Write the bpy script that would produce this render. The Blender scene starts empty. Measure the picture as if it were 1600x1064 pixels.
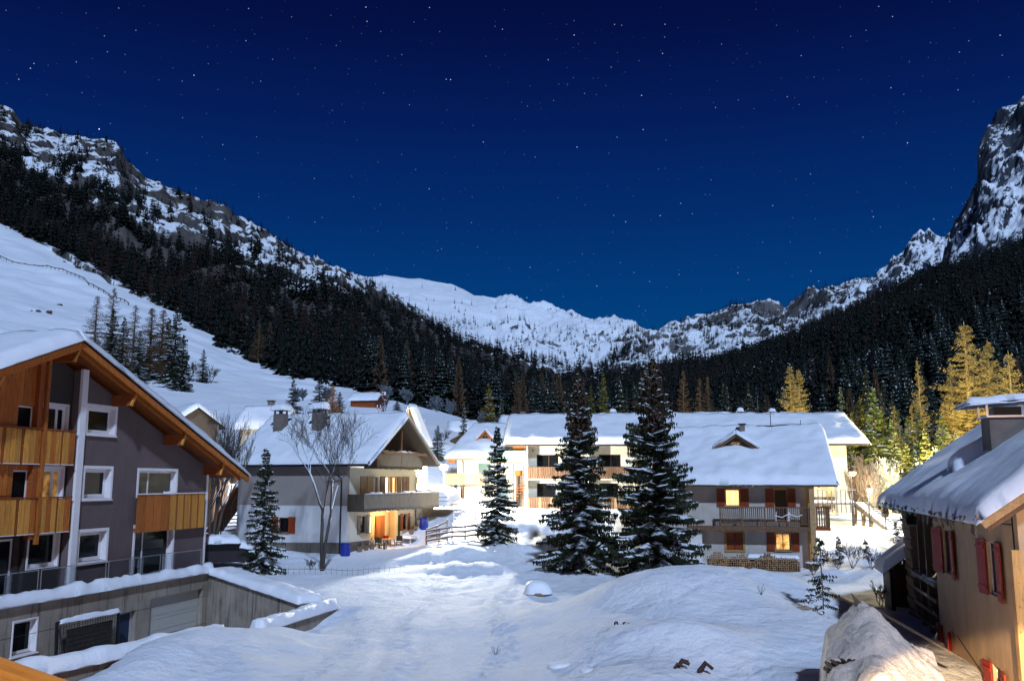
import bpy, math, random
import numpy as np
from mathutils import Vector, Matrix, Euler
from mathutils.geometry import tessellate_polygon
random.seed(7); RNG = np.random.default_rng(11)
PI = math.pi
sc = bpy.context.scene
COL = sc.collection
# ------------------------------------------------------------------ camera, sky, moon, exposure
CAM_H = 5.7; PITCH = math.radians(8.77)
cam_d = bpy.data.cameras.new('camera'); cam = bpy.data.objects.new('camera', cam_d); COL.objects.link(cam)
cam.location = (0, 0, CAM_H); cam.rotation_euler = (PI/2 + PITCH, 0, 0)
cam_d.sensor_width = 36; cam_d.lens = 36*1427/1600; cam_d.clip_start = .1; cam_d.clip_end = 20000
sc.camera = cam
sc.view_settings.view_transform = 'Standard'; sc.view_settings.look = 'None'
sc.view_settings.exposure = 0.0; sc.view_settings.gamma = 1; sc.view_settings.use_curve_mapping = False
sc.render.engine = 'CYCLES'
sc.cycles.max_bounces = 5; sc.cycles.diffuse_bounces = 3; sc.cycles.glossy_bounces = 3; sc.cycles.transparent_max_bounces = 6
sc.cycles.sample_clamp_indirect = 4; sc.cycles.caustics_reflective = False; sc.cycles.caustics_refractive = False

world = bpy.data.worlds.new('World'); sc.world = world; world.use_nodes = True
nt = world.node_tree; N = nt.nodes; LK = nt.links
for n in list(N): N.remove(n)
wo = N.new('ShaderNodeOutputWorld'); bg = N.new('ShaderNodeBackground'); LK.new(bg.outputs[0], wo.inputs[0])
tc = N.new('ShaderNodeTexCoord'); sep = N.new('ShaderNodeSeparateXYZ'); LK.new(tc.outputs['Generated'], sep.inputs[0])
rp = N.new('ShaderNodeValToRGB'); LK.new(sep.outputs['Z'], rp.inputs[0])
cr = rp.color_ramp; cr.elements[0].position = 0.0; cr.elements[0].color = (.001, .085, .22, 1)
cr.elements[1].position = 1.0; cr.elements[1].color = (.0005, .0012, .012, 1)
for p_, c_ in ((.10, (.001, .072, .215, 1)), (.19, (.0008, .047, .200, 1)), (.28, (.0010, .026, .150, 1)), (.37, (.0012, .0130, .105, 1)), (.46, (.0010, .0055, .060, 1)), (.6, (.0006, .0016, .018, 1))):
    e = cr.elements.new(p_); e.color = c_
def wmath(op, a, b=None, clamp=False):
    m = N.new('ShaderNodeMath'); m.operation = op; m.use_clamp = clamp
    for i, v in enumerate((a, b)):
        if v is None: continue
        if isinstance(v, (int, float)): m.inputs[i].default_value = v
        else: LK.new(v, m.inputs[i])
    return m.outputs[0]
def star_field(scale, radius, keep, power):
    vo = N.new('ShaderNodeTexVoronoi'); vo.feature = 'F1'; vo.inputs['Scale'].default_value = scale
    LK.new(tc.outputs['Generated'], vo.inputs['Vector'])
    s = wmath('SUBTRACT', 1.0, wmath('DIVIDE', vo.outputs['Distance'], radius), True)
    s = wmath('POWER', s, 1.5)
    sp = N.new('ShaderNodeSeparateColor'); LK.new(vo.outputs['Color'], sp.inputs[0])
    on = wmath('GREATER_THAN', sp.outputs[0], keep)
    br = wmath('ADD', wmath('POWER', sp.outputs[1], 6.0), .05)
    return wmath('MULTIPLY', wmath('MULTIPLY', s, on), wmath('MULTIPLY', br, power))
st = wmath('ADD', star_field(150, .105, .30, 1.6), star_field(60, .040, .50, 5.0))
vc = N.new('ShaderNodeVectorMath'); vc.operation = 'DOT_PRODUCT'; LK.new(tc.outputs['Generated'], vc.inputs[0]); vc.inputs[1].default_value = Vector((.0665, .8976, .4360)).normalized()   # an open star cluster high in the middle
mask = wmath('MULTIPLY', wmath('SUBTRACT', vc.outputs['Value'], math.cos(math.radians(3.2))), 900, True)
st = wmath('ADD', st, wmath('MULTIPLY', star_field(170, .11, .35, 5.0), mask))
starc = N.new('ShaderNodeMix'); starc.data_type = 'RGBA'; starc.blend_type = 'ADD'; starc.inputs[0].default_value = 1
sv = N.new('ShaderNodeVectorMath'); sv.operation = 'SCALE'; sv.inputs[0].default_value = (.75, .85, 1.0); LK.new(st, sv.inputs['Scale'])
LK.new(rp.outputs[0], starc.inputs[6]); LK.new(sv.outputs[0], starc.inputs[7])
LK.new(starc.outputs[2], bg.inputs[0]); bg.inputs[1].default_value = 1.0

MOON_AZ, MOON_EL = 168, 39      # where the moon stands: behind the camera, to the right
sd = bpy.data.lights.new('moon', 'SUN'); moon = bpy.data.objects.new('moon', sd); COL.objects.link(moon)
sd.energy = 3.1; sd.angle = math.radians(2.5); sd.color = (.52, .69, 1.0)
az, el = math.radians(MOON_AZ), math.radians(MOON_EL)
mv = Vector((math.sin(az)*math.cos(el), math.cos(az)*math.cos(el), math.sin(el)))
moon.rotation_euler = mv.to_track_quat('Z', 'Y').to_euler()

# ------------------------------------------------------------------ helpers: objects
def link(o, parent=None):
    COL.objects.link(o)
    if parent is not None: o.parent = parent
    return o
def tag(o, label=None, cat=None, group=None, kind=None):
    if label: o['label'] = label
    if cat: o['category'] = cat
    if group: o['group'] = group
    if kind: o['kind'] = kind
    return o
def thing(name, label, cat, loc=(0, 0, 0), ang=0, group=None):
    o = link(bpy.data.objects.new(name, None)); o.location = loc; o.rotation_euler = (0, 0, math.radians(ang)); o.empty_display_size = .3
    return tag(o, label, cat, group)
def mesh_obj(name, verts, faces, mat, parent=None, smooth=False, loc=None, mi=None):
    me = bpy.data.meshes.new(name)
    verts = np.asarray(verts, dtype=np.float32); me.from_pydata([], [], []) 
    if isinstance(faces, np.ndarray):
        k = faces.shape[1]; me.vertices.add(len(verts)); me.vertices.foreach_set('co', verts.ravel())
        me.loops.add(faces.size); me.loops.foreach_set('vertex_index', faces.astype(np.int32).ravel())
        me.polygons.add(len(faces)); me.polygons.foreach_set('loop_start', np.arange(0, faces.size, k, dtype=np.int32))
        me.update(calc_edges=True)
    else:
        me.from_pydata(verts.tolist(), [], faces); me.update()
    for m in (mat if isinstance(mat, (list, tuple)) else [mat]): me.materials.append(m)
    if mi is not None: me.polygons.foreach_set('material_index', np.asarray(mi, dtype=np.int32))
    if smooth: me.polygons.foreach_set('use_smooth', np.ones(len(me.polygons), dtype=bool))
    o = link(bpy.data.objects.new(name, me), parent)
    if loc is not None: o.location = loc
    return o
class MB:
    def __init__(s): s.v = []; s.f = []
    def box(s, x0, x1, y0, y1, z0, z1):
        b = len(s.v); s.v += [(x0, y0, z0), (x1, y0, z0), (x1, y1, z0), (x0, y1, z0), (x0, y0, z1), (x1, y0, z1), (x1, y1, z1), (x0, y1, z1)]
        s.f += [tuple(b+i for i in q) for q in ((3, 2, 1, 0), (4, 5, 6, 7), (0, 1, 5, 4), (1, 2, 6, 5), (2, 3, 7, 6), (3, 0, 4, 7))]; return s
    def beam(s, a, b, w, h, up=(0, 0, 1)):           # box from a to b, w wide, h high, centred on the line
        a, b = Vector(a), Vector(b); d = (b-a).normalized(); u = Vector(up)
        if abs(d.dot(u)) > .98: u = Vector((0, 1, 0))
        r = d.cross(u).normalized(); u = r.cross(d).normalized()
        base = len(s.v)
        for p in (a, b):
            for i, j in ((-1, -1), (1, -1), (1, 1), (-1, 1)): s.v.append(tuple(p + r*(i*w/2) + u*(j*h/2)))
        s.f += [tuple(base+i for i in q) for q in ((3, 2, 1, 0), (4, 5, 6, 7), (0, 1, 5, 4), (1, 2, 6, 5), (2, 3, 7, 6), (3, 0, 4, 7))]; return s
    def prism(s, pts, axis_vec):                      # planar polygon swept along a vector
        base = len(s.v); n = len(pts); a = Vector(axis_vec)
        s.v += [tuple(p) for p in pts] + [tuple(Vector(p)+a) for p in pts]
        s.f.append(tuple(base+i for i in range(n))[::-1]); s.f.append(tuple(base+n+i for i in range(n)))
        for i in range(n): s.f.append((base+i, base+(i+1) % n, base+n+(i+1) % n, base+n+i))
        return s
    def tube(s, pts, rad, k=6, cap=True):
        pts = [Vector(p) for p in pts]; base = len(s.v); n = len(pts)
        if isinstance(rad, (int, float)): rad = [rad]*n
        for i, p in enumerate(pts):
            d = (pts[min(i+1, n-1)] - pts[max(i-1, 0)]).normalized()
            u = Vector((0, 0, 1)) if abs(d.z) < .9 else Vector((1, 0, 0))
            r = d.cross(u).normalized(); u = r.cross(d)
            for j in range(k):
                t = 2*PI*j/k; s.v.append(tuple(p + (r*math.cos(t)+u*math.sin(t))*rad[i]))
        for i in range(n-1):
            for j in range(k):
                a = base+i*k+j; b = base+i*k+(j+1) % k; s.f.append((a, b, b+k, a+k))
        if cap: s.f.append(tuple(base+j for j in range(k))[::-1]); s.f.append(tuple(base+(n-1)*k+j for j in range(k)))
        return s
    def lathe(s, prof, c=(0, 0, 0), k=16):
        base = len(s.v)
        for r, z in prof:
            for j in range(k): t = 2*PI*j/k; s.v.append((c[0]+r*math.cos(t), c[1]+r*math.sin(t), c[2]+z))
        for i in range(len(prof)-1):
            for j in range(k):
                a = base+i*k+j; b = base+i*k+(j+1) % k; s.f.append((a, b, b+k, a+k))
        s.f.append(tuple(base+j for j in range(k))[::-1]); s.f.append(tuple(base+(len(prof)-1)*k+j for j in range(k)))
        return s
    def build(s, name, mat, parent=None, kind=None, label=None, smooth=False):
        o = mesh_obj(name, s.v, s.f, mat, parent, smooth)
        if kind: o['kind'] = kind
        if label: o['label'] = label
        return o
def box(name, x0, x1, y0, y1, z0, z1, mat, parent=None, **k): return MB().box(x0, x1, y0, y1, z0, z1).build(name, mat, parent, **k)
def share(src, name, loc, parent, rot=None, scale=None):
    o = bpy.data.objects.new(name, src.data); link(o, parent); o.location = loc
    if rot is not None: o.rotation_euler = rot
    if scale is not None: o.scale = scale
    return o

# ------------------------------------------------------------------ helpers: noise
def _h(ix, iy, iz, seed):
    h = (ix.astype(np.int64)*374761393 + iy.astype(np.int64)*668265263 + iz.astype(np.int64)*2147483647 + seed*1442695041) & 0xFFFFFFFF
    h = ((h ^ (h >> 13))*1274126177) & 0xFFFFFFFF
    return ((h ^ (h >> 16)) & 0xFFFFFF)/float(0xFFFFFF)
def vnoise(x, y, z=0., seed=0):
    x, y, z = np.broadcast_arrays(np.asarray(x, float), np.asarray(y, float), np.asarray(z, float))
    ix, iy, iz = np.floor(x), np.floor(y), np.floor(z); fx, fy, fz = x-ix, y-iy, z-iz
    fx, fy, fz = (t*t*t*(t*(t*6-15)+10) for t in (fx, fy, fz))
    r = 0
    for dx in (0, 1):
        for dy in (0, 1):
            for dz in (0, 1):
                r = r + _h(ix+dx, iy+dy, iz+dz, seed)*(fx if dx else 1-fx)*(fy if dy else 1-fy)*(fz if dz else 1-fz)
    return r*2-1
def fbm(x, y, z=0., o=4, seed=0, gain=.5):
    a = 1.; r = 0; f = 1.
    for i in range(o): r = r + a*vnoise(np.asarray(x)*f, np.asarray(y)*f, np.asarray(z)*f, seed+i*17); a *= gain; f *= 2.03
    return r
def ridged(x, y, z=0., o=4, seed=0):
    a = 1.; r = 0; f = 1.
    for i in range(o): r = r + a*(1-2*np.abs(vnoise(np.asarray(x)*f, np.asarray(y)*f, np.asarray(z)*f, seed+i*17))); a *= .5; f *= 2.1
    return r

# ------------------------------------------------------------------ materials
def mat_new(name):
    m = bpy.data.materials.new(name); m.use_nodes = True; nt = m.node_tree
    return m, nt, nt.nodes['Principled BSDF']
class NT:
    def __init__(s, name, rough=.7, spec=.3):
        s.m, s.nt, s.b = mat_new(name); s.b.inputs['Roughness'].default_value = rough
        s.b.inputs['Specular IOR Level'].default_value = spec
        s.co = s.nt.nodes.new('ShaderNodeTexCoord')
    def n(s, t): return s.nt.nodes.new(t)
    def l(s, a, b): s.nt.links.new(a, b)
    def noise(s, scale, detail=4, rough=.55, vec=None, sx=(1, 1, 1), dist=0):
        mp = s.n('ShaderNodeMapping'); mp.inputs['Scale'].default_value = sx; s.l(vec or s.co.outputs['Object'], mp.inputs[0])
        n = s.n('ShaderNodeTexNoise'); n.inputs['Scale'].default_value = scale; n.inputs['Detail'].default_value = detail; n.inputs['Roughness'].default_value = rough
        n.inputs['Distortion'].default_value = dist
        s.l(mp.outputs[0], n.inputs['Vector']); return n.outputs[0]
    def ramp(s, fac, stops):
        r = s.n('ShaderNodeValToRGB'); s.l(fac, r.inputs[0]); e = r.color_ramp.elements
        e[0].position = stops[0][0]; e[0].color = (*stops[0][1], 1); e[1].position = stops[-1][0]; e[1].color = (*stops[-1][1], 1)
        for p, c in stops[1:-1]: q = e.new(p); q.color = (*c, 1)
        return r.outputs[0]
    def mix(s, f, a, b, mode='MIX'):
        m = s.n('ShaderNodeMix'); m.data_type = 'RGBA'; m.blend_type = mode
        for i, v in ((0, f), (6, a), (7, b)):
            if isinstance(v, (int, float)): m.inputs[i].default_value = v
            elif isinstance(v, tuple): m.inputs[i].default_value = (*v, 1)
            else: s.l(v, m.inputs[i])
        return m.outputs[2]
    def math(s, op, a, b=0., clamp=False):
        m = s.n('ShaderNodeMath'); m.operation = op; m.use_clamp = clamp
        for i, v in enumerate((a, b)):
            if isinstance(v, (int, float)): m.inputs[i].default_value = v
            else: s.l(v, m.inputs[i])
        return m.outputs[0]
    def col(s, c):
        if isinstance(c, tuple): s.b.inputs['Base Color'].default_value = (*c, 1)
        else: s.l(c, s.b.inputs['Base Color'])
        return s
    def bump(s, h, st=.3, d=.05):
        b = s.n('ShaderNodeBump'); b.inputs['Strength'].default_value = st; b.inputs['Distance'].default_value = d
        s.l(h, b.inputs['Height']); s.l(b.outputs[0], s.b.inputs['Normal']); return s

def m_snow(name='snow', s1=1.0, st=.5, base=(.80, .83, .88)):
    t = NT(name, .55, .25)
    a = t.noise(1.6*s1, 8, .62); b = t.noise(14*s1, 4, .6)
    h = t.math('ADD', a, t.math('MULTIPLY', b, .25))
    t.col(t.ramp(a, [(.3, tuple(c*.94 for c in base)), (.7, base)])); t.bump(h, st, .12)
    return t.m
SNOW = m_snow(); SNOW_ROOF = m_snow('roof_snow', .8, .35, (.80, .83, .88))
SNOW_GROUND = None
def m_ground():
    t = NT('ground_snow', .8, .12)
    a = t.noise(.9, 8, .62); b = t.noise(5, 8, .8); c = t.noise(.16, 3, .5)
    n3 = t.noise(2.2, 2, .5)
    h = t.math('ADD', t.math('MULTIPLY', a, 1.0), t.math('ADD', t.math('MULTIPLY', b, .30), t.math('MULTIPLY', n3, .5)))
    t.col(t.mix(t.ramp(c, [(.35, (0, 0, 0)), (.65, (1, 1, 1))]), (.74, .78, .85), (.82, .84, .88))); t.bump(h, .9, .2)
    return t.m
SNOW_GROUND = m_ground()
def m_plaster(name, c, st=.15, var=.12, stain=0.):
    t = NT(name, .85, .2)
    a = t.noise(1.2, 6, .6); b = t.noise(22, 4, .6)
    lo = tuple(x*(1-var*2) for x in c); col = t.ramp(a, [(.3, lo), (.65, c)])
    if stain:
        s = t.noise(1.0, 5, .7, sx=(3.5, 3.5, .35)); col = t.mix(t.math('MULTIPLY', t.ramp(s, [(.5, (0, 0, 0)), (.72, (1, 1, 1))]), stain), col, tuple(x*.35 for x in c))
    t.col(col); t.bump(b, st, .02); return t.m
def m_wood(name, c, dark=None, sc_=1.0, axis='z', rough=.6, planks=0):
    t = NT(name, rough, .25); dark = dark or tuple(x*.45 for x in c)
    sx = {'z': (9, 9, .7), 'x': (.7, 9, 9), 'y': (9, .7, 9)}[axis]
    a = t.noise(2.2*sc_, 6, .65, sx=sx, dist=.4); k = t.noise(1.7*sc_, 2, .5); kn = t.noise(11*sc_, 1, .4)
    oi = t.n('ShaderNodeObjectInfo'); tint = t.ramp(oi.outputs['Random'], [(0, (.78, .78, .78)), (1, (1.12, 1.1, 1.05))])
    col = t.ramp(a, [(.25, dark), (.5, c), (.8, tuple(min(1, x*1.25) for x in c))])
    col = t.mix(1.0, col, tint, 'MULTIPLY')
    col = t.mix(t.ramp(kn, [(.68, (0, 0, 0)), (.76, (.75, .75, .75))]), col, tuple(x*.25 for x in c))
    t.col(col); t.bump(a, .25, .02); return t.m
def m_flat(name, c, rough=.5, metal=0., spec=.4, var=.0):
    t = NT(name, rough, spec); t.b.inputs['Metallic'].default_value = metal
    if var: t.col(t.ramp(t.noise(5, 4), [(.3, tuple(x*(1-var) for x in c)), (.7, c)]))
    else: t.col(c)
    return t.m
def m_emit(name, c, s, pattern=None):
    t = NT(name, .4, .3); t.col((.02, .02, .02))
    if pattern:
        lo, hi, sx, scl = pattern
        col = t.ramp(t.noise(scl, 5, .6, sx=sx), [(.35, lo), (.65, hi)]); t.l(col, t.b.inputs['Emission Color'])
    else: t.b.inputs['Emission Color'].default_value = (*c, 1)
    t.b.inputs['Emission Strength'].default_value = s; return t.m
def m_glass(name, c=(.006, .007, .008), r=.05):
    t = NT(name, r, .14); t.col(c); t.bump(t.noise(1.1, 2), .04, .05); return t.m
GREY_PL = m_plaster('grey_plaster', (.145, .108, .106), .12, .08, .22)
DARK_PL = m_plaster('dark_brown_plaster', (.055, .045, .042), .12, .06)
WHITE_PL = m_plaster('white_plaster', (.66, .64, .62), .15, .05, .12)
TAUPE_PL = m_plaster('taupe_plaster', (.30, .255, .225), .2, .05, .1)
OCHRE_PL = m_plaster('ochre_render', (.58, .40, .24), .35, .1, .3)
CREAM_PL = m_plaster('cream_plaster', (.72, .68, .55), .15, .05, .1)
GREYWALL = m_plaster('pale_grey_plaster', (.52, .47, .42), .2, .1, .15)
WOODO = m_wood('orange_larch_wood', (.42, .125, .020), (.18, .040, .006))
WOODP = m_wood('golden_larch_wood', (.60, .27, .05), (.30, .10, .016))
WOODR = m_wood('red_brown_timber', (.30, .075, .018), (.13, .03, .008), axis='y')
WOODD = m_wood('weathered_dark_wood', (.085, .065, .048), (.025, .018, .013))
WOODG = m_wood('weathered_grey_wood', (.21, .18, .145), (.06, .048, .038))
WOODB = m_wood('brown_wood', (.16, .085, .045), (.05, .025, .014))
WOODT = m_wood('tan_wood', (.40, .25, .12), (.2, .11, .05), axis='x')
SHUT = m_wood('red_brown_shutter_wood', (.26, .050, .014), (.12, .022, .007), rough=.45)
SHUTR = m_wood('dark_red_shutter_paint', (.34, .025, .018), (.16, .010, .008), rough=.5)
OCHRE = m_flat('ochre_window_paint', (.42, .24, .06), .6, var=.2)
WHITE = m_flat('white_window_paint', (.78, .74, .74), .45, var=.06)
BLACKM = m_flat('black_sheet_metal', (.012, .013, .016), .4, .3)
DARKMET = m_flat('dark_metal', (.03, .03, .03), .45, .6)
STEEL = m_flat('brushed_steel', (.5, .5, .5), .35, .9)
GREENM = m_flat('patinated_sheet_metal', (.05, .11, .10), .5, .5, var=.4)
GREENP = m_flat('pale_green_paint', (.30, .55, .42), .6, var=.1)
BLUEP = m_flat('blue_plastic', (.012, .03, .25), .4)
CURT = m_flat('curtain_cloth', (.6, .55, .45), .9)
GLASSD = m_glass('dark_window_glass')
GLASSB = m_glass('blue_door_glass', (.02, .035, .07))
LITW = m_emit('warm_lit_window', None, 2.0, ((.9, .42, .12), (1, .72, .34), (9, 9, .4), 2.2))
LITR = m_emit('warm_lit_room', None, 1.5, ((.35, .13, .02), (1, .62, .2), (1, 1, 1), 3.5))
LITY = m_emit('bright_lit_window', (1, .78, .42), 2.6)
LAMPW = m_emit('white_lamp_glow', (.97, 1, .93), 60)
LAMPO = m_emit('orange_lamp_glow', (1, .55, .2), 35)
def m_concrete():
    t = NT('stained_concrete', .9, .15)
    a = t.noise(.8, 6, .6); s = t.noise(1.3, 5, .7, sx=(4, 4, .35)); g = t.noise(30, 3)
    col = t.ramp(a, [(.3, (.20, .165, .13)), (.7, (.36, .31, .25))])
    col = t.mix(t.ramp(s, [(.52, (0, 0, 0)), (.70, (.85, .85, .85))]), col, (.05, .04, .033)); t.col(col); t.bump(g, .3, .01); return t.m
CONC = m_concrete()
BRICKD = m_plaster('old_brick_render', (.26, .17, .11), .6, .2, .4)
STONE = m_plaster('chimney_stone', (.20, .165, .14), .5, .15, .2)
BARK = m_wood('spruce_bark', (.07, .05, .037), (.02, .014, .01))
BARKP = m_wood('dark_birch_bark', (.085, .07, .06), (.02, .017, .014))
TWIG = m_flat('bare_twig_bark', (.055, .042, .034), .8)
def m_needle(name, c, c2, snow=0., flecks=5.):
    t = NT(name, .75, .15); a = t.noise(1.3, 3); col = t.ramp(a, [(.3, c), (.7, c2)])
    if snow:
        g = t.n('ShaderNodeNewGeometry'); s = t.noise(flecks, 2, .5, vec=g.outputs['Position'])
        col = t.mix(t.ramp(s, [(1-snow, (0, 0, 0)), (1-snow+.05, (1, 1, 1))]), col, (.6, .66, .74))
    t.col(col); return t.m
NEEDLE = m_needle('spruce_needles', (.018, .024, .012), (.042, .052, .024))
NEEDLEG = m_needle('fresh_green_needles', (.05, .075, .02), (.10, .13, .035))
NEEDLEF = m_needle('forest_needles', (.006, .009, .008), (.010, .013, .010), .30, 2.2)
NEEDLEM = m_needle('far_forest_needles', (.004, .006, .008), (.008, .011, .012), .24, .5)
NEEDLEB = m_needle('bare_larch_brown', (.022, .011, .009), (.032, .018, .013), .22, .9)
LARCH = m_flat('golden_larch_twigs', (.46, .36, .13), .8, var=.25)
LARCHB = m_flat('brown_larch_twigs', (.20, .12, .06), .8, var=.25)
CONEB = m_flat('spruce_cones', (.075, .030, .016), .8, var=.3)
FROST = m_flat('frosted_twigs', (.60, .60, .52), .7, var=.2)
# ------------------------------------------------------------------ where things stand (survey: view angle + distance -> ground point)
CP, SP = math.cos(PITCH), math.sin(PITCH)
def at(px, py, Y):
    xc = (np.asarray(px, float)-800)/1427.; yc = (532-np.asarray(py, float))/1427.
    k = Y/(CP-yc*SP); return xc*k, Y+0*xc, CAM_H+(SP+yc*CP)*k
# ------------------------------------------------------------------ terrain: height of the snowy valley floor
TC = [(-500, [(0, 0), (40, 0), (60, 1), (90, 14), (200, 55), (450, 170), (560, 200)]),
      (0, [(0, 0), (40, 0), (55, 1), (80, 5), (130, 17), (200, 37.8), (310, 74), (450, 133), (560, 165)]),
      (200, [(0, 0), (40, -.2), (55, .9), (75, 2.5), (130, 15), (180, 27), (250, 46), (350, 79), (450, 105), (560, 130)]),
      (330, [(0, 0), (43, -.3), (52, .9), (70, 2), (100, 9), (130, 14.9), (190, 26), (260, 41), (330, 62), (450, 90), (560, 110)]),
      (450, [(0, 0), (43, -.1), (52, .6), (62, .9), (75, 2.6), (95, 9.5), (140, 16.6), (190, 24.4), (280, 38), (560, 80)]),
      (600, [(0, 0), (40, 0), (55, .5), (64, 1.4), (76, 3.2), (88, 5.5), (110, 13), (150, 17.2), (185, 22.5), (280, 36), (560, 70)]),
      (700, [(0, 0), (40, 0), (54, .5), (64, 2.1), (76, 3.5), (88, 4.8), (105, 12.0), (140, 15.5), (190, 20), (280, 26), (560, 45)]),
      (800, [(0, 0), (40, 0), (52, .4), (62, 1.6), (72, 3.0), (84, 3.5), (110, 7.5), (150, 12), (280, 22), (560, 45)]),
      (1000, [(0, 0), (40, .2), (53, .5), (60, .8), (72, 2.8), (84, 3.5), (110, 6.5), (180, 12), (280, 20), (560, 45)]),
      (1260, [(0, 0), (40, .1), (52, .2), (57, .2), (64, 1.6), (72, 2.6), (84, 3.2), (110, 6.5), (180, 12), (280, 20), (560, 45)]),
      (1380, [(0, 0), (40, .1), (52, .5), (58, 1.4), (66, 2.2), (76, 2.4), (90, 4), (110, 6.5), (180, 15), (280, 28), (560, 50)]),
      (1600, [(0, 0), (40, .1), (55, 1), (70, 2.2), (90, 5), (130, 13), (180, 20), (280, 34), (560, 60)]),
      (2100, [(0, 0), (40, .1), (55, 1), (80, 4), (130, 14), (280, 40), (560, 70)])]
_YS = np.unique(np.concatenate([np.linspace(0, 100, 101), np.linspace(100, 560, 93)]))
_AS = np.linspace(-.92, .92, 140)
_TAB = np.array([np.interp(_YS, [p[0] for p in c], [p[1] for p in c]) for _, c in TC])
_CA = np.array([(c[0]-800)/1444. for c in TC])
_T2 = np.stack([np.interp(_AS, _CA, _TAB[:, j]) for j in range(len(_YS))], 1)
for _ in range(14):
    p = np.pad(_T2, 1, mode='edge'); _T2 = (p[:-2, 1:-1]+p[2:, 1:-1]+2*p[1:-1, 1:-1])/4
for _ in range(3):
    p = np.pad(_T2, 1, mode='edge'); _T2 = (p[1:-1, :-2]+p[1:-1, 2:]+2*p[1:-1, 1:-1])/4
# heaps and drifts of snow: x, y, radius x, radius y, height, turn
HEAPS = [(7.4, 37.6, 5.6, 3.8, 1.95, 0), (4.6, 35.0, 3.0, 4.0, .75, .3), (5.6, 29.2, 2.6, 2.0, .95, .2), (9.6, 32.5, 4.0, 3.6, .9, 0), (3.0, 30.6, 2.2, 2.3, .55, 0), (12.2, 38.5, 4.2, 3.0, .6, .3),
         (3.4, 26.2, 2.0, 1.6, .35, 0), (8.6, 26.0, 2.2, 1.6, .45, 0), (11.6, 28, 2.0, 2.4, .55, 0),
         (-9.9, 31.8, 1.6, 2.6, .80, -.3), (-8.4, 34.6, 1.1, 1.8, .45, -.3), (-8.6, 29.0, 1.5, 2.0, .35, 0), (-10.8, 29.0, 1.5, 3.0, .6, -.2), (-7.6, 32.4, .8, 1.4, .22, -.2),
         (-5.6, 57.5, 2.3, 1.6, .45, .5), (-3.2, 54.5, 2.6, 1.3, .40, .3), (-2.6, 58.8, 2.4, 1.0, .45, -.4), (2.6, 60.5, 3.2, .9, .55, .1), (5.2, 61, 2.5, .8, .45, 0),
         (-7.4, 51.0, 2.4, 1.2, .18, .5), (1.0, 66.5, 4, 1.4, .6, 0), (20.5, 59.5, 3.4, .8, .5, .2), (23, 57.6, 2.0, .7, .4, .1), (18.5, 53.4, 1.1, .8, .35, 0),
         (24, 66, 3, 1.2, .5, 0), (-8.0, 39.4, 1.5, 3.0, -.50, 0), (-7.3, 66.2, 2.6, 3.2, -.95, 0), (27, 62, 3, 1, .4, 0), (-16, 52.6, 1.4, 1, .3, 0), (-1.2, 41, 4, 2, .12, .5), (1.2, 33, 2, 1.4, .12, 0), (-3, 37, 3, 2.4, .10, .5)]
def terr(x, y, detail=True):
    x = np.asarray(x, float); y = np.asarray(y, float)
    yy = np.clip(y, 0, 559.9); a = np.clip(x/np.maximum(y, 12), -.919, .919)
    fa = (a-_AS[0])/(_AS[1]-_AS[0]); ia = np.clip(np.floor(fa).astype(int), 0, len(_AS)-2); fa = fa-ia
    iy = np.clip(np.searchsorted(_YS, yy, side='right')-1, 0, len(_YS)-2); fy = (yy-_YS[iy])/(_YS[iy+1]-_YS[iy])
    z = (_T2[ia, iy]*(1-fa)+_T2[ia+1, iy]*fa)*(1-fy)+(_T2[ia, iy+1]*(1-fa)+_T2[ia+1, iy+1]*fa)*fy
    wx = x+.5*vnoise(x*.5, y*.5, 0, 3); wy = y+.5*vnoise(x*.5, y*.5, 0, 4)
    for hx, hy, rx, ry, hh, t in HEAPS:
        c, s = math.cos(t), math.sin(t); dx, dy = wx-hx, wy-hy
        q = ((dx*c+dy*s)/rx)**2+((-dx*s+dy*c)/ry)**2
        z = z+hh*np.exp(-q*1.1)
    if detail:
        d = np.maximum(y, 20)
        z = z+.05*fbm(x*.16, y*.16, 0, 3, 5)+.035*fbm(x*.9, y*.9, 0, 3, 9)*np.clip(1.4-d/120, .2, 1)
        z = z+np.clip((d-110)/100, 0, 1)*(1.3*fbm(x*.03, y*.05, 0, 4, 21)+.35*fbm(x*.12, y*.2, 0, 3, 23))
        road = np.exp(-((x-(-2.5+.10*(y-30)))/5.0)**2)*np.clip((y-30)/15, 0, 1)*np.clip((70-y)/10, 0, 1)
        z = z+road*.06*fbm(x*2.2, y*1.1, 0, 2, 31)
        lane = x-(-2.6+.055*(y-30)+.6*np.sin(y*.09)); ex = np.clip((y-20)/6, 0, 1)*np.clip((74-y)/6, 0, 1)
        for off in (-2.1, -.7, 1.1, 2.5): z = z-.055*ex*np.exp(-((lane-off-.15*np.sin(y*.35+off))/.26)**2)*(1+.5*vnoise(y*1.5, off*3, 0, 7))
    return z
def tz(x, y): return float(terr(x, y))
# garage yard: a sunken court between the house and its parapet
GO = np.array([-16.4, 49.8]); GA = math.radians(76.4); GX = np.array([math.cos(GA), math.sin(GA)]); GY = np.array([-GX[1], GX[0]])
def to_house(x, y): dx, dy = x-GO[0], y-GO[1]; return dx*GX[0]+dy*GX[1], dx*GY[0]+dy*GY[1]
def yard_mask(x, y):
    hx, hy = to_house(x, y)
    inside = np.minimum.reduce([hx+40, (-.6+.496*(hy+1.2))-hx, hy+9.3, -.5-hy])
    return np.clip(inside/.5, 0, 1)
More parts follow.
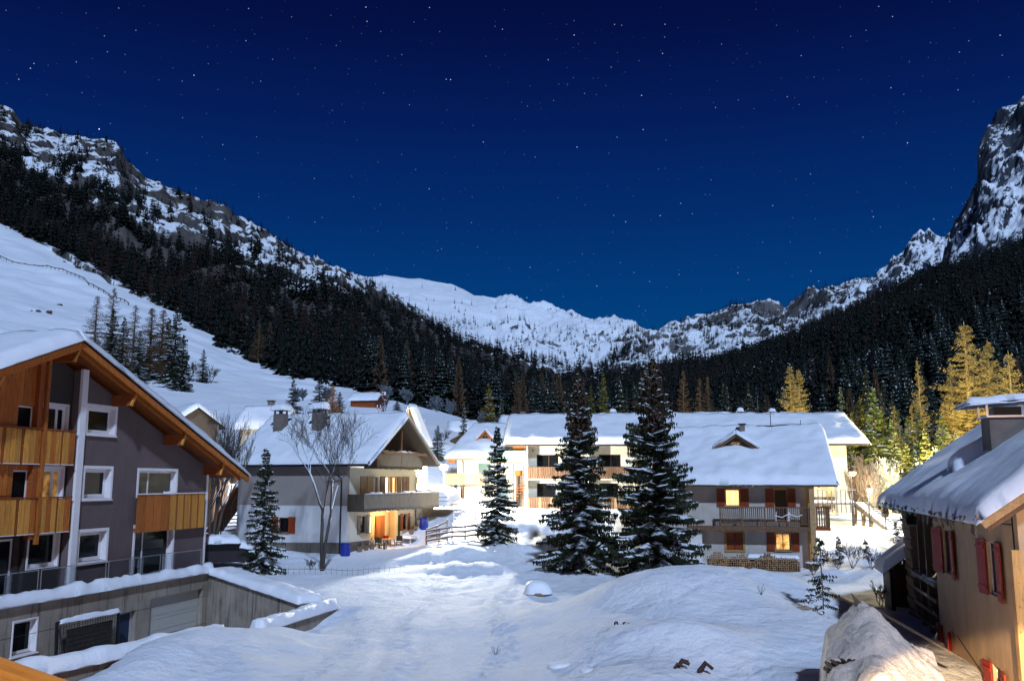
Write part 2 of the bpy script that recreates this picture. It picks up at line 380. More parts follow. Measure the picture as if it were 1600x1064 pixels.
# terrain mesh
ny = 560; nx = 400
ys = np.concatenate([np.linspace(-60, 12, 16), 12*np.exp(np.linspace(0, math.log(560/12.), ny-16+1)[1:])])
t_ = np.linspace(-1, 1, nx); us = t_*(.32+.68*t_*t_)
Yg, Ug = np.meshgrid(ys, us, indexing='ij'); Xg = Ug*(60+.95*np.maximum(Yg, 0))
Zg = terr(Xg, Yg)
def trail(pts, step=.42, wob=.13, dep=.085, r=.17):                   # footprints: small dents left and right of a walked line
    rq = random.Random(len(pts)*7+int(pts[0][0]*10)); k = 0
    for (x0, y0), (x1, y1) in zip(pts[:-1], pts[1:]):
        L = math.hypot(x1-x0, y1-y0); n = max(1, int(L/step)); nx_, ny_ = -(y1-y0)/L, (x1-x0)/L
        for i in range(n):
            k += 1; s = 1 if k % 2 else -1; x = x0+(x1-x0)*i/n+nx_*s*wob+rq.gauss(0, .04); y = y0+(y1-y0)*i/n+ny_*s*wob+rq.gauss(0, .04)
            m = (np.abs(Xg-x) < .8) & (np.abs(Yg-y) < .9)
            if m.any(): q = ((Xg[m]-x)**2+(Yg[m]-y)**2)/r**2; Zg[m] += -dep*np.exp(-q)+dep*.35*np.exp(-((np.sqrt(q)-1.9)/.6)**2)
trail([(-4, 23), (-3.2, 30), (-4.5, 38), (-3.6, 46), (-4.6, 54), (-5.2, 60)]); trail([(1.6, 24), (2.6, 30), (5.8, 33.4), (8.6, 36), (11, 40), (13.2, 46)]); trail([(-1.4, 24), (-.2, 33), (-1.0, 42), (.5, 52)]); trail([(12.8, 26.5), (13.0, 32), (15, 40), (18, 48), (21, 54)], .45)
trail([(3.0, 22.5), (6.6, 24.6), (7.2, 28), (10.2, 29.4), (12.4, 33)]); trail([(-6.2, 26), (-5.6, 34), (-7, 41), (-9.6, 47), (-10.4, 51.5)])
ym = yard_mask(Xg, Yg); Zg = Zg*(1-ym)+(-2.75)*ym
hx, hy = to_house(Xg, Yg)                                             # under the house and its terrace
um = np.clip(np.minimum.reduce([-1.6-hx, hy+1.1, 15-hy, hx+24.3])/.4, 0, 1); Zg = Zg*(1-um)+np.minimum(Zg, .9)*um
def grid_faces(a, b):
    i = np.arange(a-1)[:, None]*b+np.arange(b-1)[None, :]; i = i.ravel(); return np.stack([i, i+1, i+b+1, i+b], 1)
ground = mesh_obj('snowy_ground', np.stack([Xg, Yg, Zg], -1).reshape(-1, 3), grid_faces(*Xg.shape), SNOW_GROUND, smooth=True); ground['kind'] = 'structure'
base = MB(); base.v = [(-9000, -3000, -8), (9000, -3000, -8), (9000, 12000, -8), (-9000, 12000, -8)]; base.f = [(0, 1, 2, 3)]
base.build('valley_floor', SNOW, kind='structure')

# ------------------------------------------------------------------ mountains
def m_mountain(name, scale, snow_lo, snow_hi, rock=(.075, .075, .08), rock2=(.16, .15, .145), streak=1., nz0=.55, nz1=.8, spots=.0, spotscale=.05):
    t = NT(name, .85, .1); g = t.n('ShaderNodeNewGeometry'); pos = g.outputs['Position']
    sp = t.n('ShaderNodeSeparateXYZ'); t.l(g.outputs['Normal'], sp.inputs[0])
    a = t.noise(scale, 10, .68, vec=pos, dist=.5); b = t.noise(scale*3.3, 8, .7, vec=pos, sx=(1, 1, .45), dist=.8)
    at_ = t.n('ShaderNodeAttribute'); at_.attribute_name = 'rock'
    slope = t.math('MULTIPLY', t.math('SUBTRACT', sp.outputs[2], nz0), 1/(nz1-nz0))
    f = t.math('ADD', t.math('MULTIPLY', slope, .55), t.math('ADD', t.math('MULTIPLY', t.math('SUBTRACT', a, .5), 1.6*streak), t.math('MULTIPLY', t.math('SUBTRACT', b, .5), 1.5*streak)))
    f = t.math('SUBTRACT', f, at_.outputs['Fac'])
    f = t.ramp(f, [(snow_lo, (0, 0, 0)), (snow_hi, (1, 1, 1))])
    rc = t.ramp(b, [(.35, rock), (.65, rock2)])
    col = t.mix(f, rc, (.80, .83, .88))
    if spots:
        v = t.noise(spotscale, 4, .7, vec=pos, sx=(1, 1, .35)); col = t.mix(t.ramp(v, [(1-spots, (0, 0, 0)), (1-spots+.03, (1, 1, 1))]), col, (.02, .022, .025))
    t.col(col); bm = t.n('ShaderNodeBump'); bm.inputs['Strength'].default_value = .8; bm.inputs['Distance'].default_value = .25/scale*.25
    t.l(t.math('ADD', a, t.math('MULTIPLY', b, .6)), bm.inputs['Height']); t.l(bm.outputs[0], t.b.inputs['Normal'])
    return t.m
LAYERS = {}
def loft(name, foot, ridge, mat, nu=240, nv=90, amp=10., freq=.01, kind='ridged', jag=4., jagf=.02, prof=1.0, back=700., rock=None, seed=1, bulge=0., powv=1.0, ampf=None):
    """hill flank from a foot line up to a crest line, then down behind"""
    p0 = max(foot[0][0], ridge[0][0]); p1 = min(foot[-1][0], ridge[-1][0]); px = np.linspace(p0, p1, nu)
    def line(L):
        q = np.array(L, float); py = np.interp(px, q[:, 0], q[:, 1]); Y = np.exp(np.interp(px, q[:, 0], np.log(q[:, 2]))); return at(px, py, Y)
    fx, fy, fz = line(foot); rx, ry, rz = line(ridge)
    v = np.linspace(0, 1, nv)[:, None]
    def surf(v):
        w = v**prof; y = fy+(ry-fy)*v; x = fx+(rx-fx)*v; z = fz+(rz-fz)*w+bulge*np.sin(PI*v)*(rz-fz)
        fn = ridged if kind == 'ridged' else fbm
        env = np.clip(np.sin(PI*np.clip(v, 0, 1))*1.6, 0, 1)*np.clip(v*6, 0, 1)
        n = fn(x*freq, y*freq, z*freq*.5, 5, seed); z = z+amp*env*n*(ampf(px) if ampf else 1)
        z = z+jag*np.clip((v-.8)*5, 0, 1)*fbm(x*jagf, y*jagf, 0, 4, seed+50)*(ampf(px) if ampf else 1)
        return x, y, z
    X, Y, Z = surf(v)
    vb = np.linspace(0, 1, 10)[1:, None]
    xb = X[-1]*(1+vb*back/np.maximum(Y[-1], 1)); yb = Y[-1]+vb*back; zb = Z[-1]+(-6-Z[-1])*vb**1.3
    XX = np.vstack([X, xb]); YY = np.vstack([Y, yb]); ZZ = np.vstack([Z, zb])
    # a skirt that drops under the foot
    XX = np.vstack([X[0]*.99, XX]); YY = np.vstack([Y[0]*.99, YY]); ZZ = np.vstack([Z[0]-25, ZZ])
    o = mesh_obj(name, np.stack([XX, YY, ZZ], -1).reshape(-1, 3), grid_faces(*XX.shape), mat, smooth=True); o['kind'] = 'structure'
    r = np.zeros(XX.shape)
    if rock is not None:
        U = np.broadcast_to(px, X.shape); V = np.broadcast_to(v, X.shape); r[1:nv+1] = rock(U, V)
    a_ = o.data.attributes.new('rock', 'FLOAT', 'POINT'); a_.data.foreach_set('value', r.astype(np.float32).ravel())
    LAYERS[name] = (px, X, Y, Z)
    return o
def sample(name, n, dens=None, rng=RNG, vlim=(0, 1), plim=None):
    px, X, Y, Z = LAYERS[name]; nv, nu = X.shape
    u = rng.random(n)*(nu-1.001); v = (vlim[0]+(vlim[1]-vlim[0])*rng.random(n))*(nv-1.001)
    P = np.interp(u, np.arange(nu), px); V = v/(nv-1)
    keep = np.ones(n, bool)
    if plim: keep &= (P > plim[0]) & (P < plim[1])
    if dens is not None: keep &= rng.random(n) < dens(P, V)
    u, v = u[keep], v[keep]; i = u.astype(int); j = v.astype(int); fu, fv = u-i, v-j
    def bi(A): return (A[j, i]*(1-fu)+A[j, i+1]*fu)*(1-fv)+(A[j+1, i]*(1-fu)+A[j+1, i+1]*fu)*fv
    return np.stack([bi(X), bi(Y), bi(Z)], 1), P[keep], V[keep]

MT_C = m_mountain('central_mountain_snow', .008, .14, .26, streak=1.1, nz0=.35, nz1=.75)
MT_R = m_mountain('right_mountain_rock_and_snow', .012, .30, .42, streak=1.35, nz0=.4, nz1=.85)
MT_P = m_mountain('right_peak_rock', .030, .33, .44, rock=(.022, .026, .036), rock2=(.085, .095, .115), streak=1.45, nz0=.25, nz1=.8)
MT_L = m_mountain('left_slope_snow_rock_shade', .02, .24, .34, rock=(.035, .034, .034), rock2=(.12, .105, .095), streak=.9, nz0=.45, nz1=.85)
MT_F = m_mountain('forest_floor', .05, .3, .6, rock=(.02, .02, .02), rock2=(.04, .035, .03), streak=1)

loft('central_mountain', [(480, 560, 1900), (700, 600, 1900), (900, 610, 1800), (1100, 600, 1900)],
     [(480, 452, 3200), (540, 440, 3200), (575, 433, 3200), (600, 430, 3200), (625, 435, 3200), (655, 435, 3200), (705, 443, 3150), (730, 456, 3100), (750, 466, 3100), (775, 478, 3100), (795, 475, 3100), (830, 490, 3050), (880, 507, 3000), (915, 517, 3000), (935, 521, 3000), (960, 519, 3000), (1000, 516, 3000), (1035, 525, 3000), (1100, 545, 3000)],
     MT_C, nu=300, nv=110, amp=46, freq=.0042, jag=13, jagf=.012, seed=3, bulge=.07, ampf=lambda P: np.interp(P, [480, 740, 800, 1100], [.22, .30, .85, 1.]),
     rock=lambda P, V: .30*np.clip(1-np.abs((P-745)/40)**2-((V-.80)/.10)**2, 0, 1)+np.where(P > 790, .32, .0)*np.clip((V-.65)*4, 0, 1)+.20*np.clip((.55-V)*3, 0, 1)-.55*np.clip(1-((P-640)/130)**4, 0, 1)*np.clip((V-.30)*4, 0, 1))
loft('right_valley_mountain', [(880, 612, 1500), (1000, 600, 1500), (1200, 590, 1450), (1450, 560, 1300)],
     [(880, 590, 2300), (945, 566, 2300), (960, 548, 2300), (985, 540, 2350), (1040, 524, 2400), (1080, 507, 2400), (1110, 495, 2400), (1145, 482, 2400), (1180, 477, 2400), (1205, 474, 2400), (1219, 476, 2400), (1226, 489, 2400), (1240, 475, 2350), (1262, 462, 2350), (1290, 455, 2300), (1310, 451, 2300), (1330, 443, 2300), (1375, 438, 2300), (1450, 425, 2300)],
     MT_R, nu=300, nv=120, amp=28, freq=.0065, jag=4, jagf=.02, seed=8,
     rock=lambda P, V: .35*np.clip(1-((P-1175)/60)**2, 0, 1)*np.clip((V-.62)*5, 0, 1)*np.clip((.96-V)*10, 0, 1)+.3*np.clip(1-((P-1265)/45)**2, 0, 1)*np.clip((V-.72)*5, 0, 1)*np.clip((.95-V)*9, 0, 1)+.13-.10*np.clip((.6-V)*2, 0, 1)+.12*np.clip((1010-P)/40, 0, 1))
loft('right_far_peak', [(1330, 560, 1300), (1560, 520, 1100)],
     [(1330, 470, 1950), (1368, 452, 1950), (1385, 430, 1950), (1400, 408, 1950), (1415, 388, 1950), (1428, 366, 1950), (1437, 360, 1950), (1445, 368, 1950), (1452, 361, 1950), (1462, 370, 1950), (1480, 371, 1930), (1495, 366, 1930), (1560, 350, 1900)],
     MT_P, nu=170, nv=130, amp=34, freq=.009, jag=9, jagf=.03, seed=12, rock=lambda P, V: -.04+0*P)
loft('right_cliff', [(1470, 500, 800), (1560, 480, 760), (1900, 430, 600)],
     [(1470, 480, 1150), (1478, 425, 1180), (1486, 402, 1200), (1494, 380, 1200), (1504, 360, 1200), (1514, 330, 1200), (1524, 300, 1200), (1530, 284, 1200), (1526, 262, 1200), (1532, 240, 1200), (1541, 216, 1200), (1552, 198, 1200), (1561, 184, 1200), (1575, 170, 1190), (1590, 161, 1180), (1600, 154, 1170), (1640, 130, 1100), (1760, 60, 1000), (1900, 0, 900)],
     MT_P, nu=260, nv=170, amp=26, freq=.012, jag=5, jagf=.04, seed=22, rock=lambda P, V: -.10+.26*np.clip((V-.40)*3, 0, 1))
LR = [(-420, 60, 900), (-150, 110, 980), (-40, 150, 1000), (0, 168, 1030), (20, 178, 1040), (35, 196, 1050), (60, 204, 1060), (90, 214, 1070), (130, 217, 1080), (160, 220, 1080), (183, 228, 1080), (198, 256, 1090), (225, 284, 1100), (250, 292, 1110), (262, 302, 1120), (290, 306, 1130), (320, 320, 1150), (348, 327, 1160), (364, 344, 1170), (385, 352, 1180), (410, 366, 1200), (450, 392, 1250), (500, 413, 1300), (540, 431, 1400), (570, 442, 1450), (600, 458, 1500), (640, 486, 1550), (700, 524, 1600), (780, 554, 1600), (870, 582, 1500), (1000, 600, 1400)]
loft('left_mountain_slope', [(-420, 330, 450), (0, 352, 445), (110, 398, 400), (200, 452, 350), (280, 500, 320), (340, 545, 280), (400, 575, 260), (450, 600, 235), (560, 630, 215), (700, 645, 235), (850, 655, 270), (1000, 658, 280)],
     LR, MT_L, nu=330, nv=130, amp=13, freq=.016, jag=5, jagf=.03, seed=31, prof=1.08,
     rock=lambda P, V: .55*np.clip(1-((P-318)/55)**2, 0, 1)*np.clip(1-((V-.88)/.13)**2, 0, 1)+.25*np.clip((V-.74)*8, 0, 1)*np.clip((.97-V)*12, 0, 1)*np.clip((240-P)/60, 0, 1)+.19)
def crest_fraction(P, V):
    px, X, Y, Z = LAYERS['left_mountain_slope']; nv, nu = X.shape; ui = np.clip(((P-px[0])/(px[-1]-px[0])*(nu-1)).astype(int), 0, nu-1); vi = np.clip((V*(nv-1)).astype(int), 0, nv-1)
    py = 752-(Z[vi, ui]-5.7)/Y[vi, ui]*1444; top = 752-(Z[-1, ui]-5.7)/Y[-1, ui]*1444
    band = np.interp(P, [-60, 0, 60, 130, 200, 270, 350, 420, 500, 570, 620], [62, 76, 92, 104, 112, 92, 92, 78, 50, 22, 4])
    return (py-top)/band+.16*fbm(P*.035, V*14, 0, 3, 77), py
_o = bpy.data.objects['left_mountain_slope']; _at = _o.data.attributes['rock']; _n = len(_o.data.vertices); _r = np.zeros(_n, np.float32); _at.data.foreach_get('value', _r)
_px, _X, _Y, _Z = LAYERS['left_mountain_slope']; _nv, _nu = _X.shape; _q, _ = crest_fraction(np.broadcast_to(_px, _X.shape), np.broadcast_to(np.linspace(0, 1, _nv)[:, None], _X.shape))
_r = _r.reshape(-1, _nu); _V = np.linspace(0, 1, _nv)[:, None]; _r[1:_nv+1] += (.95*np.clip((_q-.85)*4, 0, 1)*np.clip((_V-.015)*60, 0, 1)*(1+.5*fbm(_X*.02, _Y*.02, 0, 3, 91))).astype(np.float32); _at.data.foreach_set('value', _r.ravel())   # shade under the closed wood, painted dark into its floor
loft('right_mountain_slope', [(860, 664, 290), (1000, 664, 280), (1200, 662, 240), (1400, 655, 190), (1600, 645, 160), (2200, 600, 130)],
     [(860, 606, 1500), (950, 598, 1400), (1000, 592, 1250), (1060, 582, 1150), (1130, 572, 1050), (1200, 550, 1000), (1260, 530, 950), (1300, 512, 920), (1340, 492, 900), (1370, 476, 880), (1400, 466, 860), (1470, 434, 800), (1520, 420, 780), (1560, 408, 760), (1600, 392, 740), (1750, 335, 700), (2200, 220, 600)],
     MT_F, nu=260, nv=90, amp=6, freq=.02, jag=3, jagf=.03, seed=41, rock=lambda P, V: .2+0*P)

# ------------------------------------------------------------------ conifer meshes
def quad_tris(): pass
def conifer_low(rng, layers=8, spikes=6, r=.17, bare=False):
    """unit-height conifer: tiers of drooping boughs, each bough two triangles"""
    v = []; f = []
    k = 5 if layers > 6 else 3
    for i, (z, rr) in enumerate(((0, .012), (.96, .002))):
        for j in range(3): v.append((rr*math.cos(2.09*j), rr*math.sin(2.09*j), z))
    for j in range(3): f.append((j, (j+1) % 3, 3+(j+1) % 3)); f.append((j, 3+(j+1) % 3, 3+j))
    for L in range(layers):
        t = (L+.3)/layers; z = .08+.9*t; R = r*(1-t)**.85*(1+.15*rng.standard_normal())+.012
        off = rng.random()*6.28
        for s in range(spikes):
            a = off+2*PI*s/spikes+.25*rng.standard_normal(); q = R*(.8+.35*rng.random()); w = .42+.15*rng.random()
            dz = .05+.5*q; b = len(v); up = .035 if not bare else .01
            v += [(0, 0, z+up), (q*.75*math.cos(a-w), q*.75*math.sin(a-w), z-dz*.6), (q*math.cos(a), q*math.sin(a), z-dz*.55+(.05 if bare else 0)), (q*.75*math.cos(a+w), q*.75*math.sin(a+w), z-dz*.6)]
            if bare: v[-3] = (q*.75*math.cos(a-.1), q*.75*math.sin(a-.1), z-dz*.5); v[-1] = (q*.75*math.cos(a+.1), q*.75*math.sin(a+.1), z-dz*.5)
            f += [(b, b+1, b+2), (b, b+2, b+3)]
    b = len(v); v += [(.008, 0, .93), (-.004, .007, .93), (-.004, -.007, .93), (0, 0, 1.0)]; f += [(b, b+1, b+3), (b+1, b+2, b+3), (b+2, b, b+3)]
    return np.array(v), np.array(f)
def merge_trees(protos, pts, hts, rng, widths=None):
    V = []; F = []; base = 0; which = rng.integers(0, len(protos), len(pts)); ang = rng.random(len(pts))*6.283
    for k, (pv, pf) in enumerate(protos):
        ii = np.nonzero(which == k)[0]
        if not len(ii): continue
        c, s = np.cos(ang[ii])[:, None], np.sin(ang[ii])[:, None]; h = hts[ii][:, None]; w = h*(1 if widths is None else widths[ii][:, None])
        x = (pv[:, 0]*c-pv[:, 1]*s)*w+pts[ii, 0][:, None]; y = (pv[:, 0]*s+pv[:, 1]*c)*w+pts[ii, 1][:, None]; z = pv[:, 2]*h+pts[ii, 2][:, None]
        V.append(np.stack([x, y, z], -1).reshape(-1, 3)); F.append((pf[None]+base+(np.arange(len(ii))*len(pv))[:, None, None]).reshape(-1, 3)); base += len(ii)*len(pv)
    return np.concatenate(V), np.concatenate(F)
rg = np.random.default_rng(5)
LOW = [conifer_low(rg, 6, 4, .19+.03*i) for i in range(5)]
FAR = [conifer_low(rg, 5, 4, .17+.03*i) for i in range(3)]
BARE = [conifer_low(rg, 9, 4, .13, bare=True) for i in range(2)]
def forest(name, P, H, protos, mat, widths=None):
    V, F = merge_trees(protos, P, H, RNG, widths); o = mesh_obj(name, V, F, mat); o['kind'] = 'stuff'; return o

def left_density(P, V):
    edge = np.interp(P, [-420, 0, 100, 200, 300, 400, 500, 570, 640, 1000], [.62, .64, .66, .70, .74, .80, .84, .88, .96, 1.2])
    n = fbm(P*.035, V*14, 0, 3, 77)
    q, py = crest_fraction(P, V)                                   # 0 at the crest, 1 where the closed forest starts
    clump = fbm(P*.05, py*.05, 0, 3, 79)
    d = np.clip((q-.92)*9, 0, 1)+np.clip((clump-.02)*3, 0, 1)*np.clip(q*1.3+.18, 0, 1)*.85+.05+.25*((q < .06) & (clump > .1))
    cliff = np.clip(1-((P-318)/48)**2, 0, 1)*np.clip(1-((V-.87)/.12)**2, 0, 1)
    return np.clip(d*(1-cliff*1.2), 0, 1)
def inframe(P, lo=-90, hi=1690): return (P > lo) & (P < hi)
Pl, pl, vl = sample('left_mountain_slope', 26000, left_density, plim=(-60, 1000))
Hl = (5+9*RNG.random(len(Pl))**.9)*np.interp(vl, [0, .15, .8, .85], [1.15, 1., 1., .85]); Hl *= np.interp(pl, [0, 450, 700, 1000], [1, 1, .9, .85])
Pr, pr_, vr = sample('right_mountain_slope', 13000, None, plim=(880, 1680))
Hr = (6+10*RNG.random(len(Pr))**.8)
Pl[:, 2] -= .8; Pr[:, 2] -= .8
# wood edge behind the village, standing on the valley floor
def floor_patch(n, p0, p1, y0, y1, h0, h1):
    p = p0+(p1-p0)*RNG.random(n); y = y0+(y1-y0)*RNG.random(n)**.8; x = (p-800)/1444*y
    return np.stack([x, y, terr(x, y, False)-.3], 1), p, h0+(h1-h0)*RNG.random(n)
E1, e1p, eh1 = floor_patch(260, 790, 1330, 125, 240, 8.5, 13)
E2, e2p, eh2 = floor_patch(100, 1330, 1700, 105, 165, 9, 14)
E3, e3p, eh3 = floor_patch(110, 560, 860, 190, 215, 9, 15)
allP = np.concatenate([Pl, Pr, E1, E2, E3]); allH = np.concatenate([Hl, Hr, eh1, eh2, eh3]); allp = np.concatenate([pl, pr_, e1p, e2p, e3p])
bare_sel = (RNG.random(len(allP)) < np.where(fbm(allP[:, 0]*.012, allP[:, 1]*.012, 0, 3, 5) > .18, .28, .05))
dist = allP[:, 1]+np.where((allp < -10) | (allp > 1610), 5000, 0)
order = np.argsort(dist/allH); near = np.zeros(len(allP), bool); near[order[:225]] = True
far_m = ~near
def mid_mesh(name, rng, mat, layers=17, spikes=9, r=.17, bare=False):
    v, f = conifer_low(rng, layers, spikes, r, bare); me_o = mesh_obj(name, v, f, mat); me = me_o.data; bpy.data.objects.remove(me_o); return me
m = far_m & ~bare_sel; forest('mountain_forest', allP[m], allH[m], LOW, NEEDLEF)
m = far_m & bare_sel; forest('mountain_larch_wood', allP[m], allH[m]*1.05, BARE, NEEDLEB)
NEEDLEV = m_needle('snow_dusted_needles', (.010, .015, .011), (.016, .022, .015), .36, 3.2)
MIDM = [mid_mesh('forest_spruce', rg, NEEDLEV, 17, 9, .15+.02*i) for i in range(4)]
MIDB = [mid_mesh('forest_larch', rg, m_needle('near_larch_brown', (.05, .03, .018), (.09, .055, .03), .25, 1.6), 22, 7, .13, True)]
for i in np.nonzero(near)[0]:
    b = bare_sel[i]; me = MIDB[0] if b else MIDM[int(RNG.integers(0, 4))]
    o = link(bpy.data.objects.new('larch_tree' if b else 'spruce_tree', me)); h = float(allH[i]); o.location = [float(q) for q in allP[i]]
    w = h*(.95+.35*float(RNG.random())); o.scale = (w, w, h); o.rotation_euler = (0, 0, float(RNG.random())*6.28)
    if b: tag(o, 'bare brown larch standing in the dark wood at the mountain foot', 'larch', 'bare larches at the foot of the mountain wood')
    else: tag(o, 'snow dusted dark spruce in the wood at the mountain foot', 'spruce', 'spruces at the foot of the mountain wood')
# far trees on the snowy mountains
Pc, pc, vc = sample('central_mountain', 5200, lambda P, V: np.clip(np.where(V < .5, .75-V*1.5, .012)+.35*fbm(P*.04, V*9, 0, 3, 9)*np.clip((.62-V)*6, 0, 1), 0, 1))
Pm, pm, vm = sample('right_valley_mountain', 6500, lambda P, V: np.clip(np.where(P < 1010, .9, np.where(V < .8, .42, .12))+.3*fbm(P*.05, V*12, 0, 3, 19), 0, 1))
Pq, pq, vq = sample('right_cliff', 900, lambda P, V: np.clip(.5-V*2, 0, .5))
PF = np.concatenate([Pc, Pm, Pq]); forest('high_mountain_trees', PF, np.concatenate([11+9*RNG.random(len(Pc)), 11+8*RNG.random(len(Pm)), 12+6*RNG.random(len(Pq))]), FAR, NEEDLEM)
# ------------------------------------------------------------------ building helpers (all in a house's own frame: x right along the front, y inward, z up)
def wall_poly(name, outline, holes, y0, thick, mat, parent, axis='y', **k):
    """flat wall of any outline with real openings; outline/holes in (x, z); holes are (x0, x1, z0, z1)"""
    loops = [[Vector((x, z, 0)) for x, z in outline]]
    for h in holes: loops.append([Vector((h[0], h[2], 0)), Vector((h[0], h[3], 0)), Vector((h[1], h[3], 0)), Vector((h[1], h[2], 0))])
    tris = tessellate_polygon(loops); flat = [p for L in loops for p in L]; n = len(flat)
    P = (lambda x, z, d: (x, d, z)) if axis == 'y' else (lambda x, z, d: (d, x, z))
    v = [P(p.x, p.y, y0) for p in flat]+[P(p.x, p.y, y0+thick) for p in flat]; f = []
    for t in tris: f.append(tuple(t)); f.append(tuple(n+i for i in t)[::-1])
    b = 0
    for L in loops:
        m = len(L)
        for i in range(m): f.append((b+i, b+(i+1) % m, n+b+(i+1) % m, n+b+i))
        b += m
    me_o = mesh_obj(name, v, f, mat, parent)
    import bmesh
    bm = bmesh.new(); bm.from_mesh(me_o.data); bmesh.ops.recalc_face_normals(bm, faces=bm.faces); bm.to_mesh(me_o.data); bm.free()
    for kk, vv in k.items(): me_o[kk] = vv
    return me_o
def frame_bars(m, x0, x1, z0, z1, y0, y1, w, mull=()):
    m.box(x0, x0+w, y0, y1, z0, z1); m.box(x1-w, x1, y0, y1, z0, z1); m.box(x0+w, x1-w, y0, y1, z1-w, z1); m.box(x0+w, x1-w, y0, y1, z0, z0+w)
    for q in mull: m.box(q-w*.4, q+w*.4, y0, y1, z0+w, z1-w)
def window(parent, x0, x1, z0, z1, y=0., depth=.18, frame=.07, fmat=None, glass=None, mull=(), casing=0, name='window', sill=None, bars=()):
    """frame set back in its opening (name), with pane, sill and the casing round the opening as its pieces"""
    fmat = fmat or WHITE; glass = glass or GLASSD; m = MB(); frame_bars(m, x0+.003, x1-.003, z0+.003, z1-.003, y+depth, y+depth+.06, frame, mull)
    for zb in bars: m.box(x0+frame, x1-frame, y+depth+.01, y+depth+.05, zb-.02, zb+.02)
    if casing:
        c = casing; m.box(x0-c, x0+.002, y-.035, y+.03, z0-c*.6, z1+c); m.box(x1-.002, x1+c, y-.035, y+.03, z0-c*.6, z1+c); m.box(x0+.002, x1-.002, y-.035, y+.03, z1-.002, z1+c)
        m.box(x0+.002, x1-.002, y-.035, y+.03, z0-c*.6, z0+.002)
        r = .02; m.box(x0-.001, x0+r, y+.03, y+depth, z0, z1); m.box(x1-r, x1+.001, y+.03, y+depth, z0, z1); m.box(x0+r, x1-r, y+.03, y+depth, z1-r, z1+.001)
    w = m.build(name, fmat, parent)
    box('pane', x0+frame*.5, x1-frame*.5, y+depth+.025, y+depth+.035, z0+frame*.5, z1-frame*.5, glass, w)
    if sill: box('sill', x0-.08-casing*.3, x1+.08+casing*.3, y-.10, y+depth, z0-.05-casing*.6, z0-.003-casing*.6, sill, w)
    return w
def snow_slab(parent, A, B, C_, D, T=.35, mat=None, name='snow', over=.12, res=.28, seed=0, soft=.55, lump=.07, ridge=True, skirt=.06, kind=None):
    """a blanket of snow on the quad A-B (eave) C-D (ridge side, C above B); thickness rounds off at the free edges"""
    A, B, C_, D = map(Vector, (A, B, C_, D)); eu = (B-A); ev = (D-A); lu, lv = eu.length, ev.length
    nu = max(6, min(110, int(lu/res))); nv = max(5, min(60, int(lv/res)))
    s = np.linspace(-over/lu, 1+over/lu, nu+1); t = np.linspace(-over/lv, 1 if ridge else 1+over/lv, nv+1)
    S, Tt = np.meshgrid(s, t); a, b, c, d = (np.array(q) for q in (A, B, C_, D))
    P = (1-S)[..., None]*((1-Tt)[..., None]*a+Tt[..., None]*d)+S[..., None]*((1-Tt)[..., None]*b+Tt[..., None]*c)
    e = np.minimum((S-s[0])*lu, (s[-1]-S)*lu); e = np.minimum(e, (Tt-t[0])*lv)
    if not ridge: e = np.minimum(e, (t[-1]-Tt)*lv)
    q = np.clip(e/soft, 0, 1); prof = np.sqrt(np.clip(1-(1-q)**2, 0, 1))
    wx, wy = P[..., 0]+seed*13, P[..., 1]+seed*7
    th = T*prof*(1+.16*fbm(wx*.35, wy*.35, P[..., 2]*.3, 3, seed))+lump*fbm(wx*1.3, wy*1.3, 0, 3, seed+3)*prof
    nrm = Vector(eu).cross(Vector(ev)).normalized()
    if nrm.z < 0: nrm = -nrm
    up = np.array((0, 0, 1.))*.6+np.array(nrm)*.4
    top = P+up*th[..., None]+np.array((0, 0, .012)); 
    edge = np.clip(1-e/.1, 0, 1); top[..., 2] -= edge*skirt*(1+.6*fbm(wx*2, wy*2, 0, 2, seed+9))
    bot = P+np.array((0, 0, .006)); bot[..., 2] -= edge*skirt*1.3
    R, Cc = S.shape; n = R*Cc; F = grid_faces(R, Cc); V = np.concatenate([top.reshape(-1, 3), bot.reshape(-1, 3)])
    idx = np.arange(n).reshape(R, Cc); ring = np.concatenate([idx[0, :], idx[1:, -1], idx[-1, -2::-1], idx[-2:0:-1, 0]]); nx_ = np.roll(ring, -1)
    side = np.stack([ring, ring+n, nx_+n, nx_], 1)
    o = mesh_obj(name, V, np.concatenate([F, F[:, ::-1]+n, side]), mat or SNOW_ROOF, parent, smooth=True)
    if nrm.dot(eu.cross(ev)) < 0: o.data.flip_normals()
    if kind: o['kind'] = kind
    return o
def slab(name, A, B, C_, D, th, mat, parent):
    """roof plate under the quad A-B-C-D"""
    A, B, C_, D = map(Vector, (A, B, C_, D)); n = (B-A).cross(D-A).normalized(); n = n if n.z > 0 else -n
    return MB().prism([A, B, C_, D], -n*th).build(name, mat, parent)
